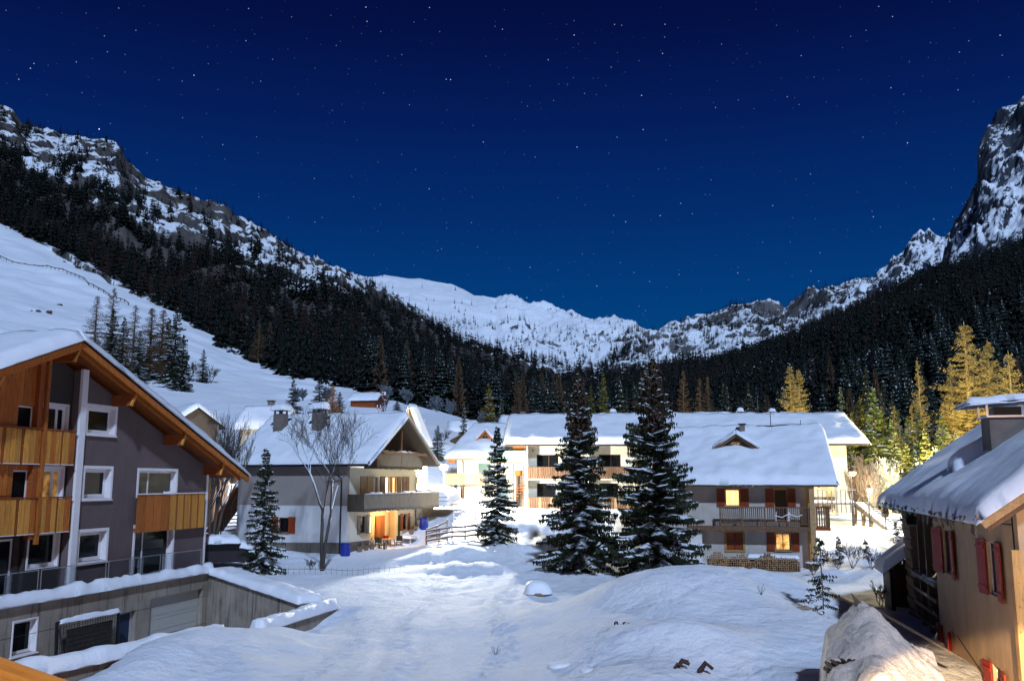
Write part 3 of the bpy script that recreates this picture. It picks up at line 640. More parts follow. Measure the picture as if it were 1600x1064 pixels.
def railing_boards(parent, x0, x1, y0, y1, z0, z1, step, mat, gap=.02, thick=.03, name='board', stuff=False, along='x', rnd=.0):
    n = max(1, int(round((x1-x0 if along == 'x' else y1-y0)/step))); w = (x1-x0 if along == 'x' else y1-y0)/n
    M_ = MB(); first = None
    for i in range(n):
        dz = rnd*random.uniform(-1, 1)
        if stuff:
            if along == 'x': M_.box(x0+i*w+gap/2, x0+(i+1)*w-gap/2, y0, y0+thick, z0+dz, z1)
            else: M_.box(x0, x0+thick, y0+i*w+gap/2, y0+(i+1)*w-gap/2, z0+dz, z1)
        else:
            if first is None:
                first = (box(name, 0, w-gap, 0, thick, 0, z1-z0, mat, parent) if along == 'x' else box(name, 0, thick, 0, w-gap, 0, z1-z0, mat, parent)); first.location = (x0+gap/2, y0, z0) if along == 'x' else (x0, y0+gap/2, z0)
            else:
                o = share(first, name, (x0+i*w+gap/2, y0+random.uniform(-.006, .006), z0) if along == 'x' else (x0+random.uniform(-.006, .006), y0+i*w+gap/2, z0), parent)
    if stuff: return M_.build(name, mat, parent, kind='stuff')
def icicles(parent, A, B, n, mat, lo=.08, hi=.35):
    M_ = MB(); A, B = Vector(A), Vector(B)
    for i in range(n):
        p = A.lerp(B, random.random()); l = random.uniform(lo, hi); b = len(M_.v)
        M_.v += [(p.x-.015, p.y, p.z), (p.x+.015, p.y, p.z), (p.x, p.y+.02, p.z), (p.x, p.y, p.z-l)]; M_.f += [(b, b+1, b+3), (b+1, b+2, b+3), (b+2, b, b+3)]
    return M_.build('icicle', mat, parent, kind='stuff')
ICE = m_flat('icicle_ice', (.55, .62, .70), .15, 0, .6)

# ================================================================== GREY APARTMENT HOUSE (left)
G = thing('apartment_house', 'grey plastered gabled house with orange wood balconies at the left edge', 'house', (-16.4, 49.8, 0), 76.4)
def gz(x): return 11.12-.394*abs(x+12)          # underside of the roof at the wall
holes = [(-9.78, -7.95, 7.82, 8.98), (-9.72, -7.98, 4.98, 6.26), (-9.78, -8.0, 2.25, 3.52), (-5.95, -2.92, 5.0, 6.22), (-5.98, -2.95, 1.1, 3.55)]
wall_poly('wall', [(-10.42, -.2), (-.0, -.2), (0, gz(0)), (-10.42, gz(-10.42))], holes, 0, .32, GREY_PL, G)
# recessed loggia wall with its windows, and the wood clad bay
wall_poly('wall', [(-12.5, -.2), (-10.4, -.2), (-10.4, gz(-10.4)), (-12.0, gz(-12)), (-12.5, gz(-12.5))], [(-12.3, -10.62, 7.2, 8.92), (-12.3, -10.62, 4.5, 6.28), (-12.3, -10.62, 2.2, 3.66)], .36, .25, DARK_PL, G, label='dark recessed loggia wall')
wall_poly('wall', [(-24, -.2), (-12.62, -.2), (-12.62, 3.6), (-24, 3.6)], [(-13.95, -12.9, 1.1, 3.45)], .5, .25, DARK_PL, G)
wall_poly('wall', [(-24, 3.6), (-12.62, 3.6), (-12.62, gz(-12.62)), (-24, gz(-24))], [(-13.72, -12.85, 7.1, 8.72), (-13.72, -12.85, 4.45, 6.15), (-18, -15.5, 4.45, 6.15), (-18, -15.5, 7.1, 8.72)], .10, .25, WOODO, G, label='orange wood clad bay wall')
for i in range(9):                                # cladding boards of the bay that the photograph shows
    x = -14.95+i*.235
    for z0, z1 in ((7.9, gz(x)),) if i < 5 else ((8.74, gz(x)),): box('cladding_board', x, x+.222, .075, .10, z0, z1-.02, WOODO, G)
    if i < 5: box('cladding_board', x, x+.222, .075, .10, 5.15, 6.5, WOODO, G)
    else: box('cladding_board', x, x+.222, .075, .10, 6.16, 6.5, WOODO, G)
wall_poly('side_wall', [(.32, -.2), (14, -.2), (14, gz(0)), (.32, gz(0))], [], -.3, .3, GREY_PL, G, axis='x')
wall_poly('side_wall', [(.1, -.2), (14, -.2), (14, gz(-24)), (.1, gz(-24))], [], -24, .3, GREY_PL, G, axis='x')
wall_poly('back_wall', [(-23.7, -.2), (-.3, -.2), (-.3, gz(0)), (-12, gz(-12)), (-23.7, gz(-24))], [], 14, .3, GREY_PL, G)
for (x0, x1, z0, z1) in holes[:3]: window(G, x0, x1, z0, z1, 0, .24, .16, WHITE, casing=.13, sill=WHITE)
window(G, *holes[3], 0, .22, .10, WHITE, casing=.12, mull=(-4.9,), glass=m_emit('dim_room_window', None, .055, ((.2, .2, .12), (.75, .62, .34), (1, 1, 2), 1.4)))
window(G, *holes[4], 0, .22, .11, WHITE, casing=.13, mull=(-5.05,), name='terrace_door')
window(G, -12.3, -10.62, 7.2, 8.92, .36, .1, .17, WHITE, mull=(-11.15,), casing=.07); 
window(G, -12.3, -10.62, 4.5, 6.28, .36, .1, .17, WHITE, mull=(-11.15,), casing=.07, glass=m_emit('fire_lit_window', None, .5, ((.0, .0, .0), (.9, .45, .10), (1, 1, 1), 1.9)))
window(G, -12.3, -10.62, 2.2, 3.66, .36, .1, .16, WHITE, casing=.08)
window(G, -13.72, -12.85, 7.1, 8.72, .10, .1, .06, WHITE); window(G, -13.72, -12.85, 4.45, 6.15, .10, .1, .06, WHITE)
window(G, -18, -15.5, 4.45, 6.15, .10, .1, .06, WHITE); window(G, -18, -15.5, 7.1, 8.72, .10, .1, .06, WHITE)
window(G, -13.95, -12.9, 1.1, 3.45, .5, .1, .09, WHITE, name='terrace_door')
box('white_fin', -10.40, -10.04, -.14, -.002, -.1, 10.55, WHITE, G); box('corner_trim', -.14, .03, -.03, -.001, .6, 6.35, WHITE, G)
box('timber_post', -12.58, -12.42, -.22, -.08, 3.2, gz(-12.5)-.05, WOODO, G); box('timber_post', -12.9, -12.64, -.12, .10, 3.4, gz(-12.8)-.05, WOODR, G)
for z0 in (6.5, 3.72):                            # wooden balconies of the loggia
    b = box('balcony', -24, -10.55, -.1, .36, z0-.14, z0-.02, WOODR, G)
    box('handrail', -16.2, -10.62, -.20, -.08, z0+1.30, z0+1.36, WOODR, b)
    for (a0, a1, n) in ((-16.2, -14.72, 3), (-14.55, -13.72, 3), (-13.55, -12.66, 3), (-12.38, -11.5, 3), (-11.38, -10.66, 2)):
        w = (a1-a0)/n
        for i in range(n): box('board', a0+i*w+.012, a0+(i+1)*w-.012, -.17, -.13, z0-.08, z0+1.28, WOODP if (i+n+int(a0)) % 4 else WOODO, b)
        box('sill_strip', a0, a1, -.185, -.12, z0-.12, z0-.085, WHITE, b)
    for px_ in (-14.64, -13.63, -11.44): box('slat', px_-.05, px_+.05, -.15, -.11, z0-.1, z0+1.3, WOODR, b)
b = box('balcony', -6.2, -.62, -.24, -.02, 3.42, 3.52, WOODR, G)
for i in range(9):
    x = -6.3+i*.63; box('board', x+.012, x+.618, -.28, -.245, 3.32, 5.08, WOODO if i < 4 else WOODP, b)
    if i > 3: box('slat', x-.04, x+.04, -.305, -.282, 3.32, 5.06, WOODR, b)
box('handrail', -6.32, -.60, -.33, -.2, 5.09, 5.14, WHITE, b); box('end_board', -.66, -.63, -.24, -.02, 3.34, 5.08, WOODO, b)
snow_slab(b, (-4.3, -.32, 5.14), (-3.6, -.32, 5.14), (-3.6, -.2, 5.14), (-4.3, -.2, 5.14), .10, over=0, res=.05, soft=.1, ridge=False, seed=3)
# roof: timber, sheet edge, snow
RX0, RX1, RY0, RY1 = -26.2, 2.1, -1.3, 15
def rz(x, d=0): return 11.62-.394*abs(x+12)+d
roof = slab('roof', (-12, RY0, rz(-12)), (-12, RY1, rz(-12)), (RX1, RY1, rz(RX1)), (RX1, RY0, rz(RX1)), .10, BLACKM, G)
slab('roof_plate', (RX0, RY0, rz(RX0)), (RX0, RY1, rz(RX0)), (-12, RY1, rz(-12)), (-12, RY0, rz(-12)), .10, BLACKM, roof)
for k in range(14):                               # soffit boards seen from below
    y0 = RY0+.04+k*.2
    if y0 > 1.0: break
    for xa, xb in ((RX1-.1, -12), (RX0+.1, -12)):
        MB().beam((xa, y0+.09, rz(xa, -.16)), (xb, y0+.09, rz(xb, -.16)), .185, .04).build('soffit_board', WOODO if k < 2 else WOODR, roof)
for xa in (RX1-.03, RX0+.03): 
    MB().beam((xa, RY0+.06, rz(xa, -.30)), (-12.0, RY0+.06, rz(-12, -.30)), .10, .26).build('rafter', WOODO, roof)
    MB().beam((xa-.3*np.sign(xa+12), RY0+.42, rz(xa-.3*np.sign(xa+12), -.34)), (-12.0, RY0+.42, rz(-12, -.34)), .12, .22).build('rafter', WOODO, roof)
for px_ in (-12, -8.1, -4.0, -.35, -16, -20): 
    box('purlin', px_-.13, px_+.13, RY0+.32, .30, rz(px_)-.98, rz(px_)-.48, WOODR, roof); MB().beam((px_+.20, RY0+.30, rz(px_)-.40), (px_-.18, RY0+.24, rz(px_)-.98), .09, .12).build('brace', WOODP, roof)
snow_slab(roof, (RX1, RY0, rz(RX1)), (RX1, RY1, rz(RX1)), (-12, RY1, rz(-12)), (-12, RY0, rz(-12)), .40, seed=1, soft=.6, res=.35)
snow_slab(roof, (RX0, RY0, rz(RX0)), (RX0, RY1, rz(RX0)), (-12, RY1, rz(-12)), (-12, RY0, rz(-12)), .40, seed=2, soft=.6, res=.35)
box('terrace_floor', -24, -1.6, -1.1, -.01, .55, 1.02, CONC, G)
# concrete retaining wall of the terrace with the garage
CW = thing('retaining_wall', 'stained concrete terrace wall under the grey house with a garage door', 'wall', (-16.4, 49.8, 0), 76.4)
ch = [(-6.3, -1.95, -2.78, .36), (-8.62, -7.3, -2.78, .0), (-14.6, -13.4, -.72, .5)]
wall_poly('wall', [(-24, -2.9), (-1.33, -2.9), (-1.33, 1.22), (-24, 1.22)], ch, -1.25, .14, CONC, CW)
wall_poly('wall', [(-24, -2.9), (-1.33, -2.9), (-1.33, .5), (-24, .5)], ch, -1.109, .3, CONC, CW, label='inner layer of the wall')
for zj in (-1.4, -.05): box('joint', -24, -1.34, -1.253, -1.249, zj, zj+.02, DARKMET, CW)
for xj in (-21.5, -18.8, -16.1, -10.9, -6.9): box('joint', xj, xj+.02, -1.254, -1.249, .38, 1.21, DARKMET, CW)
gd = box('garage_door', -6.3, -1.95, -.97, -.94, -2.78, .36, WHITE, CW)
for i in range(6): box('panel', -6.24, -2.0, -1.0, -.97, -2.76+i*.52, -2.76+i*.52+.50, m_flat('garage_panel_paint', (.42, .41, .37), .6, var=.08) if i == 0 else bpy.data.materials['garage_panel_paint'], gd)
window(CW, *ch[1], -1.25, .2, .10, m_flat('grey_frame_paint', (.35, .33, .32), .5), glass=GLASSB, name='side_door')
window(CW, *ch[2], -1.25, .2, .10, WHITE, casing=.05, sill=WHITE)
# snow lying on the terrace wall, in lumps
sw = snow_slab(CW, (-24, -1.42, 1.22), (-1.1, -1.42, 1.22), (-1.1, -.72, 1.22), (-24, -.72, 1.22), .30, SNOW, over=.04, res=.16, soft=.32, ridge=False, seed=6, lump=.11, skirt=.10)
rl = thing('glass_railing', 'steel and glass railing along the snowy terrace of the grey house', 'railing', (-16.4, 49.8, 0), 76.4)
gclear = NT('clear_railing_glass', .03, .5); gclear.b.inputs['Transmission Weight'].default_value = 1.0; gclear.b.inputs['IOR'].default_value = 1.03; gclear.b.inputs['Alpha'].default_value = .45; gclear.col((.55, .62, .72))
for a0, a1 in ((-24, -17.3), (-17.2, -13.2), (-13.08, -9.2), (-9.05, -5.3), (-5.15, -1.72)):
    MB().tube([(a0, -1.0, 2.28), (a1, -1.0, 2.28)], .022).build('handrail', STEEL, rl)
    for q in (a0+.02, a1-.02): MB().tube([(q, -1.0, 1.2), (q, -1.0, 2.27)], .02).build('post', STEEL, rl)
    box('glass_panel', a0+.06, a1-.06, -1.005, -.995, 1.36, 2.22, gclear.m, rl)
# wing wall falling away from the corner, and the long low parapet of the garage yard
def world_wall(name, label, P, Q, z0, zp, zq, th, cat='wall', snow=.3, mat=CONC, cap=True, seed=1, extra=0, wide=.12):
    P, Q = Vector((*P, 0)), Vector((*Q, 0)); L = (Q-P).length; t = thing(name, label, cat, P, math.degrees(math.atan2(Q.y-P.y, Q.x-P.x)))
    n = max(2, int(L/1.05)); 
    for i in range(n):
        a, b = L*i/n, L*(i+1)/n; za, zb = zp+(zq-zp)*i/n, zp+(zq-zp)*(i+1)/n
        MB().prism([(a+.008, -th/2, z0), (b-.008, -th/2, z0), (b-.008, -th/2, zb), (a+.008, -th/2, za)], (0, th, 0)).build('concrete_panel', mat, t)
    if snow: snow_slab(t, (-.1, -th/2-.12, zp), (L+extra, -th/2-.12, zq), (L+extra, th/2+wide, zq), (-.1, th/2+wide, zp), snow, SNOW, over=.03, res=.14, soft=.3, ridge=False, seed=seed, lump=.06, skirt=.08)
    return t
world_wall('wing_wall', 'board marked concrete wall dropping from the terrace corner to the drive', (-15.45, 48.1), (-9.6, 43.2), -2.9, 1.15, .25, .25, snow=.26, seed=4, wide=1.1)
world_wall('parapet_wall', 'low snow capped concrete parapet along the garage drive', (-8.2, 42.8), (-9.75, 36.4), -2.9, .12, .12, .42, snow=.34, seed=5, extra=.2)
world_wall('parapet_wall', 'low snow capped concrete kerb wall at the bottom left by the heap', (-10.4, 33.6), (-14.6, 24.0), -2.9, .42, .42, .42, snow=.34, seed=8)
# black mesh frame standing in the yard
fr = thing('mesh_frame', 'black metal frame with wire mesh and snow leaning at the terrace wall', 'frame', (-16.4, 49.8, 0), 76.4)
mm = MB()
mm.beam((-12.9, -1.9, -2.7), (-12.9, -1.75, .28), .09, .09); mm.beam((-9.2, -1.9, -2.7), (-9.2, -1.75, .2), .09, .09); mm.beam((-12.9, -1.76, .26), (-9.2, -1.76, .2), .09, .09); mm.beam((-12.5, -2.3, -2.7), (-12.8, -1.8, .0), .10, .06)
mm.build('frame', DARKMET, fr); m2 = MB()
for i in range(24): x = -12.85+i*.155; m2.beam((x, -1.84, -2.6), (x, -1.77, .2), .012, .012)
for i in range(15): z = -2.5+i*.18; m2.beam((-12.9, -1.83, z), (-9.2, -1.83, z), .012, .012)
m2.build('wire_mesh', DARKMET, fr, kind='stuff')
box('board_panel', -12.2, -9.5, -1.7, -1.66, -1.6, -.1, DARK_PL, fr)
snow_slab(fr, (-12.8, -1.86, .28), (-9.2, -1.86, .24), (-9.2, -1.66, .24), (-12.8, -1.66, .28), .10, SNOW, over=.02, res=.09, soft=.12, ridge=False, seed=9, lump=.05)

# ================================================================== LEFT CHALET (gable towards the right)
LC = thing('chalet', 'white and taupe chalet with steep snowy gable, two chimneys and patio', 'house', (-10.86, 61, 0), -21.5)
EV, RG, LW, GW = 6.55, 10.3, -8.75, 9.5
def lz(y): return RG-(RG-EV)*abs(y-GW/2)/(GW/2+1.0)
# front (long) wall: socle, white lower storey, taupe upper storey
wall_poly('socle', [(LW, -.6), (0, -.6), (0, 1.75), (LW, 1.55)], [], -.04, .3, m_plaster('grey_brown_socle', (.17, .145, .12), .4, .15, .5), LC)
wall_poly('wall', [(LW, 1.56), (0, 1.76), (0, 4.12), (LW, 4.12)], [(-5.3, -4.5, 2.3, 3.3)], 0, .26, WHITE_PL, LC, label='white lower storey wall')
wall_poly('wall', [(LW, 4.12), (0, 4.12), (0, lz(0)-.12), (LW, lz(0)-.12)], [], -.02, .28, TAUPE_PL, LC, label='taupe upper storey wall')
w = window(LC, -5.3, -4.5, 2.3, 3.3, 0, .1, .06, SHUT, sill=WOODB, name='window'); box('shutter', -4.48, -3.95, -.05, -.01, 2.25, 3.35, SHUT, LC); box('shutter', -5.85, -5.32, -.05, -.01, 2.25, 3.35, SHUT, LC)
# gable wall lies in the plane x = 0, y runs away
gh = [(1.75, 2.55, 2.25, 3.4), (3.0, 6.95, .95, 3.68), (7.75, 8.45, 2.2, 3.35), (3.35, 4.0, 4.3, 6.0), (5.05, 5.75, 4.1, 6.05), (6.05, 6.75, 4.1, 6.05)]
wall_poly('gable_wall', [(.26, 1.75), (GW, 1.65), (GW, 6.62), (.26, 6.62)], gh, -.26, .26, CREAM_PL, LC, axis='x')
wall_poly('gable_socle', [(.3, -.6), (2.98, -.6), (2.98, 1.75), (.3, 1.75)], [], -.25, .28, bpy.data.materials['grey_brown_socle'], LC, axis='x')
wall_poly('gable_socle', [(6.97, -.6), (GW, -.6), (GW, 1.65), (6.97, 1.65)], [], -.25, .28, bpy.data.materials['grey_brown_socle'], LC, axis='x')
wall_poly('attic_wall', [(.0, 6.64), (GW, 6.64), (GW/2+.02, RG-.3), (GW/2-.02, RG-.3)], [(3.9, 5.4, 6.9, 8.3)], -1.6, .2, WOODD, LC, axis='x')
wall_poly('back_wall', [(LW, -.6), (0, -.6), (0, 6.5), (LW, 6.5)], [], GW, .25, WHITE_PL, LC)
wall_poly('side_wall', [(0, -.6), (GW, -.6), (GW, 6.5), (GW/2, RG-.2), (0, 6.5)], [], LW, .25, WHITE_PL, LC, axis='x')
# patio niche behind the lower opening
box('niche_wall', -.75, -.6, 2.7, 7.1, .8, 3.72, m_plaster('warm_patio_plaster', (.72, .55, .33), .15, .05), LC); box('niche_ceiling', -.74, -.26, 2.8, 7.1, 3.69, 3.8, WHITE_PL, LC)
box('niche_side', -.6, -.26, 6.95, 7.08, .8, 3.69, bpy.data.materials['warm_patio_plaster'], LC); box('niche_side', -.6, -.26, 2.86, 2.98, .8, 3.69, bpy.data.materials['warm_patio_plaster'], LC)
box('patio_floor', -.6, 1.1, 2.9, 7.2, .7, .98, m_plaster('terracotta_floor', (.35, .12, .05), .2, .1), LC)
def gable_win(y0, y1, z0, z1, x=0., glass=None, fm=None, name='window', depth=.12):
    m = MB(); f = .06; xi = x-depth
    m.box(xi-.05, xi, y0+.002, y0+f, z0, z1); m.box(xi-.05, xi, y1-f, y1-.002, z0, z1); m.box(xi-.05, xi, y0+f, y1-f, z1-f, z1-.002); m.box(xi-.05, xi, y0+f, y1-f, z0+.002, z0+f)
    w = m.build(name, fm or WOODB, LC); box('pane', xi-.035, xi-.025, y0+.03, y1-.03, z0+.03, z1-.03, glass or GLASSD, w); return w
gable_win(1.75, 2.55, 2.25, 3.4, fm=WOODG); gable_win(7.75, 8.45, 2.2, 3.35, fm=WOODG)
gable_win(3.35, 4.0, 4.3, 6.0, glass=CURT); gable_win(5.05, 5.75, 4.1, 6.05, glass=LITY); gable_win(6.05, 6.75, 4.1, 6.05, glass=LITW)
for y0, y1, z0, z1 in ((1.35, 1.72, 2.2, 3.45), (2.58, 2.95, 2.2, 3.45), (7.35, 7.72, 2.15, 3.4), (8.48, 8.85, 2.15, 3.4)): box('shutter', .002, .05, y0, y1, z0, z1, SHUT if y0 > 7 else WOODG, LC)
for y0, y1 in ((1.6, 2.4), (2.5, 3.3), (4.3, 5.0), (5.78, 6.02), (6.78, 7.4), (7.6, 8.1), (8.15, 8.6)): box('shutter', .003, .05, y0, y1, 4.08, 6.05, WOODT if y0 < 3 else (WOODO if y0 == 5.78 else WOODB), LC)
ww = box('window', -.59, -.54, 3.15, 4.15, 2.1, 3.35, WOODB, LC); box('pane', -.54, -.535, 3.22, 4.08, 2.17, 3.28, LITY, ww)
dd = box('door', -.59, -.52, 4.75, 6.05, .98, 3.3, m_wood('lit_door_wood', (.34, .11, .02), (.16, .04, .008)), LC)
for q in (4.85, 5.45): box('panel', -.52, -.50, q, q+.5, 1.1, 3.2, bpy.data.materials['lit_door_wood'], dd)
box('flower_trellis', -.02, .10, 7.05, 7.2, 1.0, 3.3, m_needle('climbing_plant', (.02, .03, .01), (.05, .06, .02)), LC)
# balconies
def chalet_balcony(x0, x1, y0, y1, z, hrail, name='balcony'):
    b = box(name, x0, x1, y0, y1, z-.15, z, WOODD, LC)
    railing_boards(b, x1-.03, x1, y0, y1, z-.18, z+hrail-.1, .135, WOODG, along='y', stuff=True, gap=.02, rnd=.05, name='railing_boards')
    railing_boards(b, x0, x1, y0-.03, y0, z-.18, z+hrail-.1, .135, WOODD, along='x', stuff=True, gap=.01, name='railing_boards')
    box('handrail', x1-.10, x1+.04, y0-.06, y1+.05, z+hrail-.1, z+hrail-.04, WOODB, b)
    snow_slab(b, (x1-.12, y0, z+hrail-.04), (x1+.05, y0, z+hrail-.04), (x1+.05, y1, z+hrail-.04), (x1-.12, y1, z+hrail-.04), .05, over=0, res=.12, soft=.06, ridge=False, seed=4)
    return b
bb = chalet_balcony(-.0, 1.25, .1, 11.2, 3.92, 1.05); chalet_balcony(-.0, 1.0, 2.1, 8.9, 6.75, 1.1)
for y in (2.2, 5.5, 8.8): box('timber_post', .85, 1.0, y, y+.14, 6.7, lz(y)-.15 if abs(y-5.5) > 1 else 9.3, WOODO if y < 3 else WOODB, LC)
MB().beam((1.7, 1.5, lz(1.5)-.55), (1.7, 8.0, lz(8.0)-.55), .1, .16).build('tie_beam', WOODB, LC)
MB().prism([(-.4, 3.1, 7.0), (-.4, 4.6, 7.0), (-.4, 4.1, 8.3), (-.4, 3.5, 8.5)], (.1, 0, 0)).build('leaning_panel', CREAM_PL, LC)
# roof
X0, X1 = LW-1.0, 1.9; ye0, ye1 = -.5, GW+.35; EV2 = lz(GW+.35); EV = lz(-.5)
rf = slab('roof', (X0, ye0, EV), (X1, ye0, EV), (X1, GW/2, RG), (X0, GW/2, RG), .18, WOODD, LC); slab('roof_plate', (X0, ye1, EV2), (X1, ye1, EV2), (X1, GW/2, RG), (X0, GW/2, RG), .18, WOODD, rf)
for s_, ez_ in ((ye0, EV), (ye1, EV2)): MB().beam((X1-.02, s_, ez_-.06), (X1-.02, GW/2, RG-.06), .10, .30).build('barge_board', WOODG, rf)
MB().tube([(X0, ye0-.10, EV-.12), (X1, ye0-.10, EV-.12)], .09).build('gutter', BLACKM, rf)
snow_slab(rf, (X0, ye0, EV), (X1, ye0, EV), (X1, GW/2, RG), (X0, GW/2, RG), .34, seed=11, res=.22); snow_slab(rf, (X0, ye1, EV2), (X1, ye1, EV2), (X1, GW/2, RG), (X0, GW/2, RG), .34, seed=12)
MB().tube([(-.9, -1.08, EV-.15), (-.6, -.5, EV-.7), (-.38, -.12, EV-1.0), (-.38, -.12, 1.0)], .055).build('downpipe', BLACKM, LC)
MB().tube([(.3, GW+.6, EV-.3), (.12, GW+.1, EV-.9), (.12, GW+.1, 1.5)], .05).build('downpipe', BLACKM, LC)
for (cx, cy, zb) in ((-7.6, 3.0, 8.6), (-4.3, 3.0, 8.6)):
    c = box('chimney', cx-.38, cx+.38, cy-.38, cy+.38, zb, 10.55, STONE, LC)
    for q in ((-.3, -.3), (.3, -.3), (-.3, .3), (.3, .3)): box('cap_post', cx+q[0]-.05, cx+q[0]+.05, cy+q[1]-.05, cy+q[1]+.05, 10.55, 10.78, STONE, c)
    box('cap', cx-.55, cx+.55, cy-.55, cy+.55, 10.78, 10.86, DARKMET, c)
    snow_slab(c, (cx-.55, cy-.55, 10.86), (cx+.55, cy-.55, 10.86), (cx+.55, cy+.55, 10.86), (cx-.55, cy+.55, 10.86), .40, over=.03, res=.08, soft=.35, ridge=False, seed=int(cx)+30, lump=.06)
# outside stair at the left end with a snowy lean-to roof
stt = thing('covered_stair', 'dark wooden outdoor stair under a sloping snowy roof left of the chalet', 'stair', LC.matrix_world @ Vector((0, 0, 0)), -21.5); stt.location = LC.location
for i in range(10): box('step', -10.9+.0+i*.18, -10.72+i*.18, .3, 1.6, 1.0+i*.26, 1.06+i*.26, WOODB, stt)
MB().beam((-11.2, .25, 1.6), (-9.0, .25, 4.7), .06, .12).build('handrail', WOODD, stt)
for i in range(9): box('baluster', -10.95+i*.22, -10.87+i*.22, .22, .28, 1.1+i*.30, 2.0+i*.30, WOODD, stt)
MB().beam((-11.4, .9, 2.2), (-8.9, .9, 5.3), 1.9, .1).build('roof_plate', WOODR, stt); snow_slab(stt, (-11.4, -.05, 2.28), (-11.4, 1.85, 2.28), (-8.9, 1.85, 5.38), (-8.9, -.05, 5.38), .25, over=.05, seed=21)
box('post', -11.4, -11.15, 0, .25, .6, 2.1, WOODR, stt); 
# ================================================================== RIGHT CHALET (long side towards the camera)
RC = thing('chalet', 'pale two storey chalet with red shutters, snowy roof and firewood along its wall', 'house', (18.36, 57, 0), -13)
W0 = -9.2; EZ, RZ = 5.62, 9.15; YE, YR = -1.1, 5.6
wins = [(-5.12, -4.22, 4.18, 5.22), (-2.15, -1.38, 3.3, 5.22), (-2.19, -1.30, 1.52, 2.55)]
wall_poly('wall', [(W0, -.6), (0, -.6), (0, 5.75), (W0, 5.75)], wins+[(-5.12, -4.13, 1.5, 2.58)], 0, .3, GREYWALL, RC)
wall_poly('side_wall', [(.3, -.6), (11, -.6), (11, 5.6), (5.6, 8.9), (.3, 5.75)], [], -.3, .3, GREYWALL, RC, axis='x')
wall_poly('side_wall', [(.3, -.6), (11, -.6), (11, 5.6), (5.6, 8.9), (.3, 5.75)], [], W0, .3, WHITE_PL, RC, axis='x')
wall_poly('back_wall', [(W0, -.6), (0, -.6), (0, 5.6), (W0, 5.6)], [], 11, .3, GREYWALL, RC)
window(RC, *wins[0], 0, .14, .06, WOODT, glass=LITW, sill=OCHRE); window(RC, *wins[1], 0, .14, .06, WOODO, glass=GLASSD, mull=(), name='balcony_door')
window(RC, *wins[2], 0, .14, .06, WOODB, glass=LITR, sill=OCHRE, mull=(-1.74,))
def shutter(parent, x0, x1, z0, z1, mat=SHUT, y=-.05, n=3):
    s = box('shutter', x0, x1, y-.02, y+.03, z0, z1, mat, parent); w = (x1-x0)/n
    box('rail', x0, x1, y-.035, y-.021, z0+.12, z0+.2, mat, s); box('rail', x0, x1, y-.035, y-.021, z1-.2, z1-.12, mat, s); return s
for x0, x1, z0, z1 in ((-5.62, -5.14, 4.15, 5.25), (-4.19, -3.68, 4.15, 5.25), (-2.68, -2.18, 4.15, 5.25), (-1.35, -.88, 4.15, 5.25), (-2.70, -2.22, 1.48, 2.58), (-1.27, -.78, 1.48, 2.58)): shutter(RC, x0, x1, z0, z1)
shutter(RC, -5.1, -4.65, 1.52, 2.56, y=.05); shutter(RC, -4.62, -4.16, 1.52, 2.56, y=.05)
for x0, x1, z in ((-5.25, -4.05, 5.27), (-2.35, -1.15, 5.27), (-2.32, -1.18, 2.62)): box('lintel', x0, x1, -.05, -.001, z, z+.14, OCHRE, RC)
m = MB(); frame_bars(m, -5.25, -4.0, 1.36, 2.72, -.045, -.001, .13); m.build('window_surround', OCHRE, RC)
box('corner_post', -.16, .14, -1.02, -.72, -.5, 5.5, WOODT, RC); box('corner_board', -.25, .02, -.03, -.001, -.5, 5.6, OCHRE, RC)
bb = box('balcony', -7.5, .1, -.95, -.02, 2.82, 2.98, WOODB, RC); box('fascia', -7.5, -.18, -1.0, -.952, 2.72, 3.0, WOODB, bb)
box('handrail', -5.5, -.2, -.98, -.86, 4.10, 4.17, WOODB, bb); box('bottom_rail', -5.5, -.2, -.94, -.88, 3.12, 3.18, WOODB, bb)
for x in (-5.5, -4.2, -2.85, -1.55, -.28): box('post', x, x+.1, -.96, -.86, 2.98, 4.10, WOODB, bb)
for i in range(44):
    x = -5.36+i*.118
    if min(abs(x-q) for q in (-4.16, -2.81, -1.5)) > .09 and x < -.3: box('baluster', x, x+.06, -.93, -.90, 3.18, 4.10, WOODB if i % 3 else WOODD, bb)
MB().tube([(-2.2, -1.0, 3.65), (-1.8, -1.02, 3.55), (-1.4, -1.02, 3.75), (-.9, -1.02, 3.6), (-.6, -1.0, 3.72)], .03).build('white_garland', WHITE, bb)
for x in (-2.15, -1.45, -1.38): MB().tube([(x, -1.01, 3.3), (x+.03, -1.02, 3.9)], .025).build('white_garland', WHITE, bb)
b2 = box('side_balcony', .16, 1.0, -.9, 1.6, 2.78, 2.96, WOODR, RC)
box('handrail', .18, 1.02, -.96, -.88, 4.15, 4.22, WOODB, b2); box('handrail', .92, 1.02, -.88, 1.6, 4.15, 4.22, WOODB, b2)
for i in range(6): box('baluster', .2+i*.14, .28+i*.14, -.94, -.90, 2.96, 4.15, WOODB, b2)
for i in range(12): box('baluster', .95, .99, -.8+i*.2, -.72+i*.2, 2.96, 4.15, WOODB, b2)
for q in (-7, -5.5, -3.5, -1.5): MB().beam((q, -.9, 2.76), (q, 0, 2.76), .14, .16).build('joist', WOODB, bb)
# low white lean-to wall at the left
box('outbuilding_wall', -8.6, -6.6, -.7, -.05, -.4, 2.6, WHITE_PL, RC)
